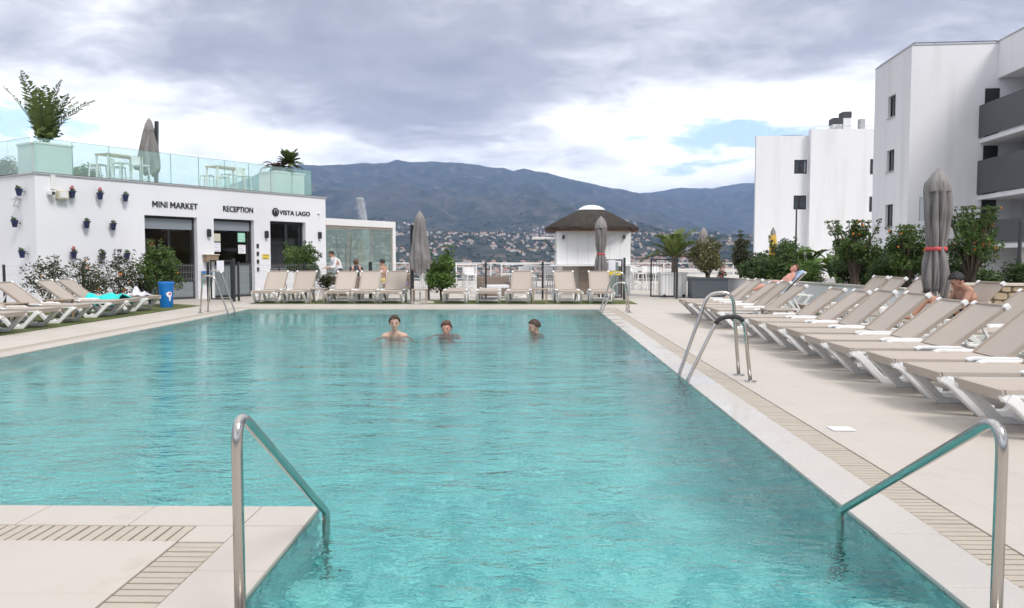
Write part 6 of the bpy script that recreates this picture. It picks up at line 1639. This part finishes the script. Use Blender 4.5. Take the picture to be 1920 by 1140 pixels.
def waiter():
    root = thing('person', 'person in white shirt and dark trousers standing by the glass pavilion', 'person', (-6.95, 29.3, 0), rad(-60)); b = MB()
    hp = Vector((0, .08, .86)); ch = Vector((0, -.02, 1.16)); nk = Vector((0, -.12, 1.34)); hc = Vector((0, -.20, 1.47)); M = RX(rad(18))
    head_shape(b, hc, M); capsule(b, nk, .05, hc + Vector((0, .02, -.05)), .048); torso(b, hp, ch, nk, (1, 0, 0), .95)
    arms = []
    for s in (-1, 1):
        sh = nk + Vector((.17 * s, .02, -.06)); el = sh + Vector((.04 * s, -.06, -.27)); wr = el + Vector((-.03 * s, -.22, -.04)); arms.append((sh, el, wr)); limb(b, [sh, el, wr], [.052, .04, .028]); hand(b, wr, wr - el, (0, 0, -1))
        kn = Vector((.09 * s, .02, .46)); an = Vector((.09 * s, .05, .08)); limb(b, [hp + Vector((.08 * s, 0, -.04)), kn, an], [.085, .056, .04]); limb(b, [Vector((.09 * s, .05, .045)), Vector((.09 * s, -.13, .035))], [.042, .034])
    body_finish(b, root, 'skin_tan', .011); face_and_hair(root, hc, M, 1, 'hair_black', 'short', 11)
    shell([hp + Vector((0, 0, .02)), ch, nk + Vector((0, 0, -.07))], [.135, .145, .10], 'shirt', 'cloth_white', root, .02, lambda q: [limb(q, [a, e, e.lerp(w, .5)], [.066, .052, .046]) for a, e, w in arms] and None)
    shell([hp + Vector((-.06, 0, 0)), hp + Vector((.06, 0, 0))], [.12, .12], 'trousers', 'cloth_black', root, .016, lambda q: [limb(q, [hp + Vector((.08 * s, 0, -.04)), Vector((.09 * s, .02, .46)), Vector((.09 * s, .05, .1))], [.1, .07, .06]) for s in (-1, 1)] and None)
waiter()
def chair(loc, rz, label, m='white_paint'):
    t = thing('dining_chair', label, 'chair', loc, rz)
    MB().b2(-.21, .21, -.21, .21, .43, .46).build('seat', m, t, bevel=.01); MB().b2(-.2, .2, .19, .215, .56, .84).build('backrest', m, t, bevel=.01)
    for sx in (-1, 1):
        MB().bar((sx * .19, -.19, 0), (sx * .19, -.19, .43), .03, .03).build('leg', m, t); MB().bar((sx * .19, .2, 0), (sx * .19, .205, .84), .03, .03).build('leg', m, t)
def seated(label, loc, rz, skin, hair, top, bottom, style='short', seed=0, reach=.25):
    """sits on a 0.45 m chair looking along local -y"""
    root = thing('person', label, 'person', loc, rz); b = MB()
    hp = Vector((0, .08, .55)); ch = Vector((0, .05, .84)); nk = Vector((0, 0, 1.03)); hc = Vector((0, -.04, 1.17)); M = RX(rad(10))
    head_shape(b, hc, M); capsule(b, nk, .05, hc + Vector((0, .02, -.05)), .048); torso(b, hp, ch, nk, (1, 0, 0), .95)
    arms = []; legs = []
    for s in (-1, 1):
        sh = nk + Vector((.17 * s, .02, -.06)); el = sh + Vector((.05 * s, -.10, -.24)); wr = el + Vector((-.06 * s, -reach, .08)); arms.append((sh, el, wr)); limb(b, [sh, el, wr], [.05, .04, .028]); hand(b, wr, wr - el, (0, 0, -1))
        h0 = hp + Vector((.09 * s, -.02, -.01)); kn = Vector((.11 * s, -.36, .52)); an = Vector((.11 * s, -.30, .09)); legs.append((h0, kn, an)); limb(b, [h0, kn, an], [.085, .058, .04]); limb(b, [Vector((.11 * s, -.29, .045)), Vector((.11 * s, -.46, .035))], [.04, .032])
    body_finish(b, root, skin, .011); face_and_hair(root, hc, M, 1, hair, style, seed)
    if top: shell([hp, ch, nk + Vector((0, 0, -.06))], [.135, .14, .10], 'top', top, root, .018, lambda q: [limb(q, [a, a.lerp(e, .5)], [.062, .056]) for a, e, w in arms] and None)
    if bottom: shell([hp + Vector((-.06, 0, 0)), hp + Vector((.06, 0, 0))], [.11, .11], 'shorts', bottom, root, .016, lambda q: [limb(q, [h0, h0.lerp(k, .75)], [.1, .085]) for h0, k, a in legs] and None)
chair((-5.72, 26.9, 0), rad(200), 'white chair under the diner dressed in black'); chair((-4.95, 27.9, 0), rad(70 - 180), 'white chair under the bare-chested diner')
seated('diner in black top sitting with back to the pool', (-5.72, 26.86, 0), rad(200), 'skin_red', 'hair_auburn', 'cloth_black', 'cloth_grey', 'long', 21)
seated('bare-chested diner in yellow shorts sitting near the pavilion', (-4.98, 27.88, 0), rad(-110), 'skin_tan', 'hair_black', None, 'cloth_yellow', 'short', 22)

def knees_up():
    """sits on the second-row lounger facing the pool (local -y), hunched over raised knees"""
    root = thing('person', 'dark haired man in trunks sitting on a lounger with raised knees, head bowed', 'person', (6.38, 11.72, .06 + SZ), rad(-92)); b = MB()
    hp = Vector((0, .06, .10)); ch = Vector((0, .06, .33)); nk = Vector((0, -.015, .49)); hc = Vector((0, -.085, .585)); M = RX(rad(32))
    head_shape(b, hc, M, 1.04); capsule(b, nk, .055, hc + Vector((0, .03, -.045)), .05); torso(b, hp, ch, nk, (1, 0, 0), 1.0, 1.02)
    for s in (-1, 1):
        sh = nk + Vector((.175 * s, .03, -.06)); el = sh + Vector((.05 * s, -.12, -.22)); wr = el + Vector((-.09 * s, -.20, .06)); limb(b, [sh, el, wr], [.054, .042, .03]); hand(b, wr, wr - el, (-s * .6, 0, -.6), 1.0, .6)
        h0 = hp + Vector((.09 * s, -.03, 0)); kn = Vector((.14 * s, -.43, .33 if s < 0 else .26)); an = Vector((.12 * s, -.64, .055)); limb(b, [h0, kn, an], [.085, .056, .038]); limb(b, [an + Vector((0, .02, -.02)), an + Vector((.0, -.15, -.025))], [.034, .026])
    body_finish(b, root, 'skin_tan', .009); face_and_hair(root, hc, M, 1.04, 'hair_black', 'short', 31)
    shell([hp + Vector((-.06, 0, 0)), hp + Vector((.06, 0, 0))], [.105, .105], 'swim_shorts', 'cloth_navy', root, .014, lambda q: [limb(q, [hp + Vector((.09 * s, -.03, 0)), hp + Vector((.12 * s, -.26, .14))], [.095, .08]) for s in (-1, 1)] and None)
knees_up()
def recliner():
    """lies back on the far lounger, head toward local +x, on the blue towel"""
    a = rad(47); root = thing('person', 'sunburnt man lying back on the blue towel on a far lounger', 'person', (5.55, 20.6, .05 + SZ), 0); b = MB()
    up = Vector((math.cos(a), 0, math.sin(a))); nrm = Vector((-math.sin(a), 0, math.cos(a))); H0 = Vector((HX - .05, 0, .13))
    hp = H0; ch = H0 + up * .32 + nrm * .0; nk = ch + up * .20; hc = nk + up * .15 + nrm * .05
    M = Matrix((( 0, -nrm.x, up.x), (-1, 0, 0), (0, -nrm.z, up.z))).to_3x3()
    M = Matrix(((0, -nrm.x, up.x), (-1, -nrm.y, up.y), (0, -nrm.z, up.z)))
    M = Matrix(((0.0, -nrm.x, up.x), (1.0, 0.0, 0.0), (0.0, -nrm.z, up.z)))
    head_shape(b, hc, M); capsule(b, nk, .052, hc - up * .05, .048); torso(b, hp, ch, nk, (0, 1, 0), .98)
    for s in (-1, 1):
        sh = nk + Vector((0, .175 * s, 0)) - up * .05; el = sh - up * .24 + Vector((0, .06 * s, 0)); wr = el + Vector((-.2, -.06 * s, .02)); limb(b, [sh, el, wr], [.052, .04, .028]); hand(b, wr, wr - el, (0, 0, -1))
        h0 = hp + Vector((0, .09 * s, 0)); kn = Vector((HX - .5, .11 * s, .2)); an = Vector((HX - .88, .11 * s, .06)); limb(b, [h0, kn, an], [.085, .056, .04]); limb(b, [an, an + Vector((-.06, 0, .13))], [.036, .028])
    body_finish(b, root, 'skin_red', .011); face_and_hair(root, hc, M, 1, 'hair_auburn', 'short', 41)
    shell([hp + Vector((0, -.06, 0)), hp + Vector((0, .06, 0))], [.105, .105], 'swim_shorts', 'cloth_navy', root, .014)
recliner()

# ================================================================== far town on the slopes
def px_az(px): return math.atan((px - 985) / 1493)
def house_mesh(kind, seed):
    r_ = random.Random(seed); V = []; F = []; MI = []
    w, d, h_ = r_.uniform(5.5, 10.5), r_.uniform(5, 7), r_.uniform(2.6, 5)
    b = MB(); b.b2(-w / 2, w / 2, -d / 2, d / 2, -5, h_); nw = len(b.f)
    if kind == 'hip':
        o = .5; b.add([(-w / 2 - o, -d / 2 - o, h_), (w / 2 + o, -d / 2 - o, h_), (w / 2 + o, d / 2 + o, h_), (-w / 2 - o, d / 2 + o, h_), (-w / 4, 0, h_ + 1.7), (w / 4, 0, h_ + 1.7)], [(0, 1, 5, 4), (1, 2, 5), (2, 3, 4, 5), (3, 0, 4)])
    else:
        b.b2(-w / 2, w * .1, -d / 2 + .1, d / 2 - .1, h_, h_ + 2.2)
    nr = len(b.f)
    for k in range(3): x = -w / 2 + w * (k + .5) / 3; b.b2(x - .6, x + .6, -d / 2 - .06, -d / 2 - .01, h_ * .35, h_ * .35 + 1.3)
    me = b.mesh('house'); 
    return me, nw, nr, kind
def house_assign(me, nw, nr, kind, wallm):
    for q in (wallm, 'terracotta' if kind == 'hip' else wallm, 'far_window'): me.materials.append(MATS[q])
    for i, p in enumerate(me.polygons): p.material_index = 0 if i < nw else (1 if i < nr else 2)
protos = []
for k in range(18):
    kind = 'hip' if k % 3 == 0 else 'flat'; q = house_mesh(kind, k); house_assign(*q, ['far_white', 'far_white', 'far_white', 'far_cream', 'far_white', 'far_ochre'][k % 6]); protos.append(q[0])
hr = random.Random(77); spots = []
def add_spots(n, pxa, pxb, ra, rb_, wt=None, cl=None):
    k = 0; tries = 0
    while k < n and tries < n * 40:
        tries += 1; px = hr.uniform(pxa, pxb); r_ = math.exp(hr.uniform(math.log(ra), math.log(rb_))); az = px_az(px); x, y = r_ * math.sin(az), r_ * math.cos(az)
        if cl and float(fbm(np.array([x / 330]), np.array([y / 330]), 50, 2)[0]) < cl: continue
        spots.append((x, y, r_)); k += 1
add_spots(330, 600, 1430, 600, 1450)                    # lower town
add_spots(950, 600, 1430, 1350, 2500, cl=-.25)          # slopes
add_spots(380, 640, 1430, 2400, 3300, cl=-.08)
add_spots(230, 920, 1215, 3000, 3330)                   # white village band below the ridge
add_spots(60, 820, 1000, 2750, 3150, cl=.0)
X = np.array([s[0] for s in spots]); Y = np.array([s[1] for s in spots]); Zh = height(X, Y)
order = sorted(range(len(spots)), key=lambda i: spots[i][2])
rest = MB(); rv = []
for rank, i in enumerate(order):
    x, y, r_ = spots[i]; far = r_ > 2900; pi = hr.randrange(18) if not far else [1, 2, 4, 7, 8][hr.randrange(5)]; me = protos[pi]; rz = -math.atan2(x, y) + hr.uniform(-.5, .5)
    if rank < 290:
        o = bpy.data.objects.new('hillside_house', me); COL.objects.link(o); o.location = (x, y, float(Zh[i])); o.rotation_euler = (0, 0, rz)
        look = ['white', 'white', 'white', 'cream', 'white', 'ochre'][pi % 6] + ' house with ' + ('a tiled roof' if pi % 3 == 0 else 'a flat roof')
        zone = 'in the nearest part of town' if r_ < 1000 else ('in the lower town of the valley' if r_ < 1400 else 'scattered on the far hillside')
        tag(o, f'small {look} {zone}', 'house', f'{look.split()[0]} houses ' + ('with tiled roofs ' if pi % 3 == 0 else 'with flat roofs ') + zone)
    else: rv.append((me, x, y, float(Zh[i]), rz))
for grp, (wm, sel) in enumerate((('far_white', [q for q in rv]),)):
    V = []; F = []; MI = []
    for me, x, y, z, rz in sel:
        o = len(V); ca, sa = math.cos(rz), math.sin(rz)
        for v in me.vertices: V.append((x + v.co.x * ca - v.co.y * sa, y + v.co.x * sa + v.co.y * ca, z + v.co.z))
        for p in me.polygons: F.append(tuple(o + k for k in p.vertices)); MI.append(p.material_index)
    m2 = bpy.data.meshes.new('distant_houses'); m2.from_pydata(V, [], F); m2.polygons.foreach_set('material_index', MI)
    ob = bpy.data.objects.new('distant_village', m2); COL.objects.link(ob)
    for q in ('far_white', 'terracotta', 'far_window'): m2.materials.append(MATS[q])
    stuff(ob, 'white villages scattered over the upper mountain slopes', 'village')
# woods between the houses: low dark crowns joined to one mass
def woodland(n, seed):
    r_ = np.random.default_rng(seed); az = np.arctan((r_.uniform(430, 1560, n) - 985) / 1493); r0 = np.exp(r_.uniform(math.log(260), math.log(3600), n)); x = r0 * np.sin(az); y = r0 * np.cos(az)
    keep = fbm(x / 140, y / 140, 66, 2) > -.18; x, y, r0 = x[keep], y[keep], r0[keep]; z = height(x, y); n = len(x)
    t = (1 + 5 ** .5) / 2; I = np.array([(-1, t, 0), (1, t, 0), (-1, -t, 0), (1, -t, 0), (0, -1, t), (0, 1, t), (0, -1, -t), (0, 1, -t), (t, 0, -1), (t, 0, 1), (-t, 0, -1), (-t, 0, 1)]) / math.sqrt(1 + t * t)
    T = np.array([(0, 11, 5), (0, 5, 1), (0, 1, 7), (0, 7, 10), (0, 10, 11), (1, 5, 9), (5, 11, 4), (11, 10, 2), (10, 7, 6), (7, 1, 8), (3, 9, 4), (3, 4, 2), (3, 2, 6), (3, 6, 8), (3, 8, 9), (4, 9, 5), (2, 4, 11), (6, 2, 10), (8, 6, 7), (9, 8, 1)])
    s = r_.uniform(1.6, 4.6, n) * np.clip(r0 / 1500, .6, 1.6); jit = 1 + .45 * r_.normal(size=(n, 12, 1)) * .6
    V = I[None] * jit * s[:, None, None] * np.array([1, 1, .8]); V[:, :, 0] += x[:, None]; V[:, :, 1] += y[:, None]; V[:, :, 2] += (z + s * .45)[:, None]
    F = (T[None] + (np.arange(n) * 12)[:, None, None]).reshape(-1, 3)
    me = bpy.data.meshes.new('woodland'); me.vertices.add(n * 12); me.vertices.foreach_set('co', V.reshape(-1)); me.loops.add(F.size); me.loops.foreach_set('vertex_index', F.ravel().astype(np.int32)); me.polygons.add(len(F)); me.polygons.foreach_set('loop_start', np.arange(0, F.size, 3, dtype=np.int32)); me.update(calc_edges=True)
    a = me.attributes.new('tint', 'FLOAT', 'POINT'); a.data.foreach_set('value', np.repeat(r_.random(n), 12).astype(np.float32))
    o = bpy.data.objects.new('hillside_woodland', me); finish(o, 'wood_far'); stuff(o, 'dark scattered trees and scrub on the valley slopes', 'woodland')
woodland(17000, 5)
# lake fountain behind the pavilion
wm_, nt, N, L = newmat('spray')
out = N.new('ShaderNodeOutputMaterial'); df = N.new('ShaderNodeBsdfDiffuse'); df.inputs[0].default_value = (.85, .88, .92, 1); tr = N.new('ShaderNodeBsdfTransparent'); mx = N.new('ShaderNodeMixShader'); mx.inputs[0].default_value = .14
L.new(tr.outputs[0], mx.inputs[1]); L.new(df.outputs[0], mx.inputs[2]); L.new(mx.outputs[0], out.inputs[0])
r_ = np.random.default_rng(8); n = 16000; t = r_.random(n) ** .75; zz = 27.0 * (1 - (1 - t) ** 2); side_ = r_.normal(size=n)
drift = np.abs(r_.normal(size=n)) * 2.6 * (1 - t) + .35; fall = r_.random(n) < .6
xx = np.where(fall, -drift * 1.0 + 2.6 * (1 - t), side_ * .35 + .0) + 2.9 * (1 - t) * .0 + (1 - t) * 2.2 ; yy = side_ * .9 * (1 - t) + .2 * r_.normal(size=n)
Pz = np.stack([xx, yy, zz], 1)
fo = bpy.data.objects.new('fountain_jet', leaf_mesh('fountain_jet', Pz, .3, 4, None, .8)); finish(fo, 'spray')
fz = float(height(np.array([-40.0]), np.array([200.0]))[0])
fo.location = (-41.5, 200.0, 1.3 + (485 - 372) / 1493 * 200 - 27.0)
tag(fo, 'tall white fountain jet rising from the lake behind the pavilion', 'fountain'); 
struct(MB().prism([(-41.5 + 45 * math.cos(a), 205 + 30 * math.sin(a)) for a in np.linspace(0, 6.283, 36)[:-1]], fo.location.z - 3, fo.location.z + .05).build('lake', 'glass_dark'))
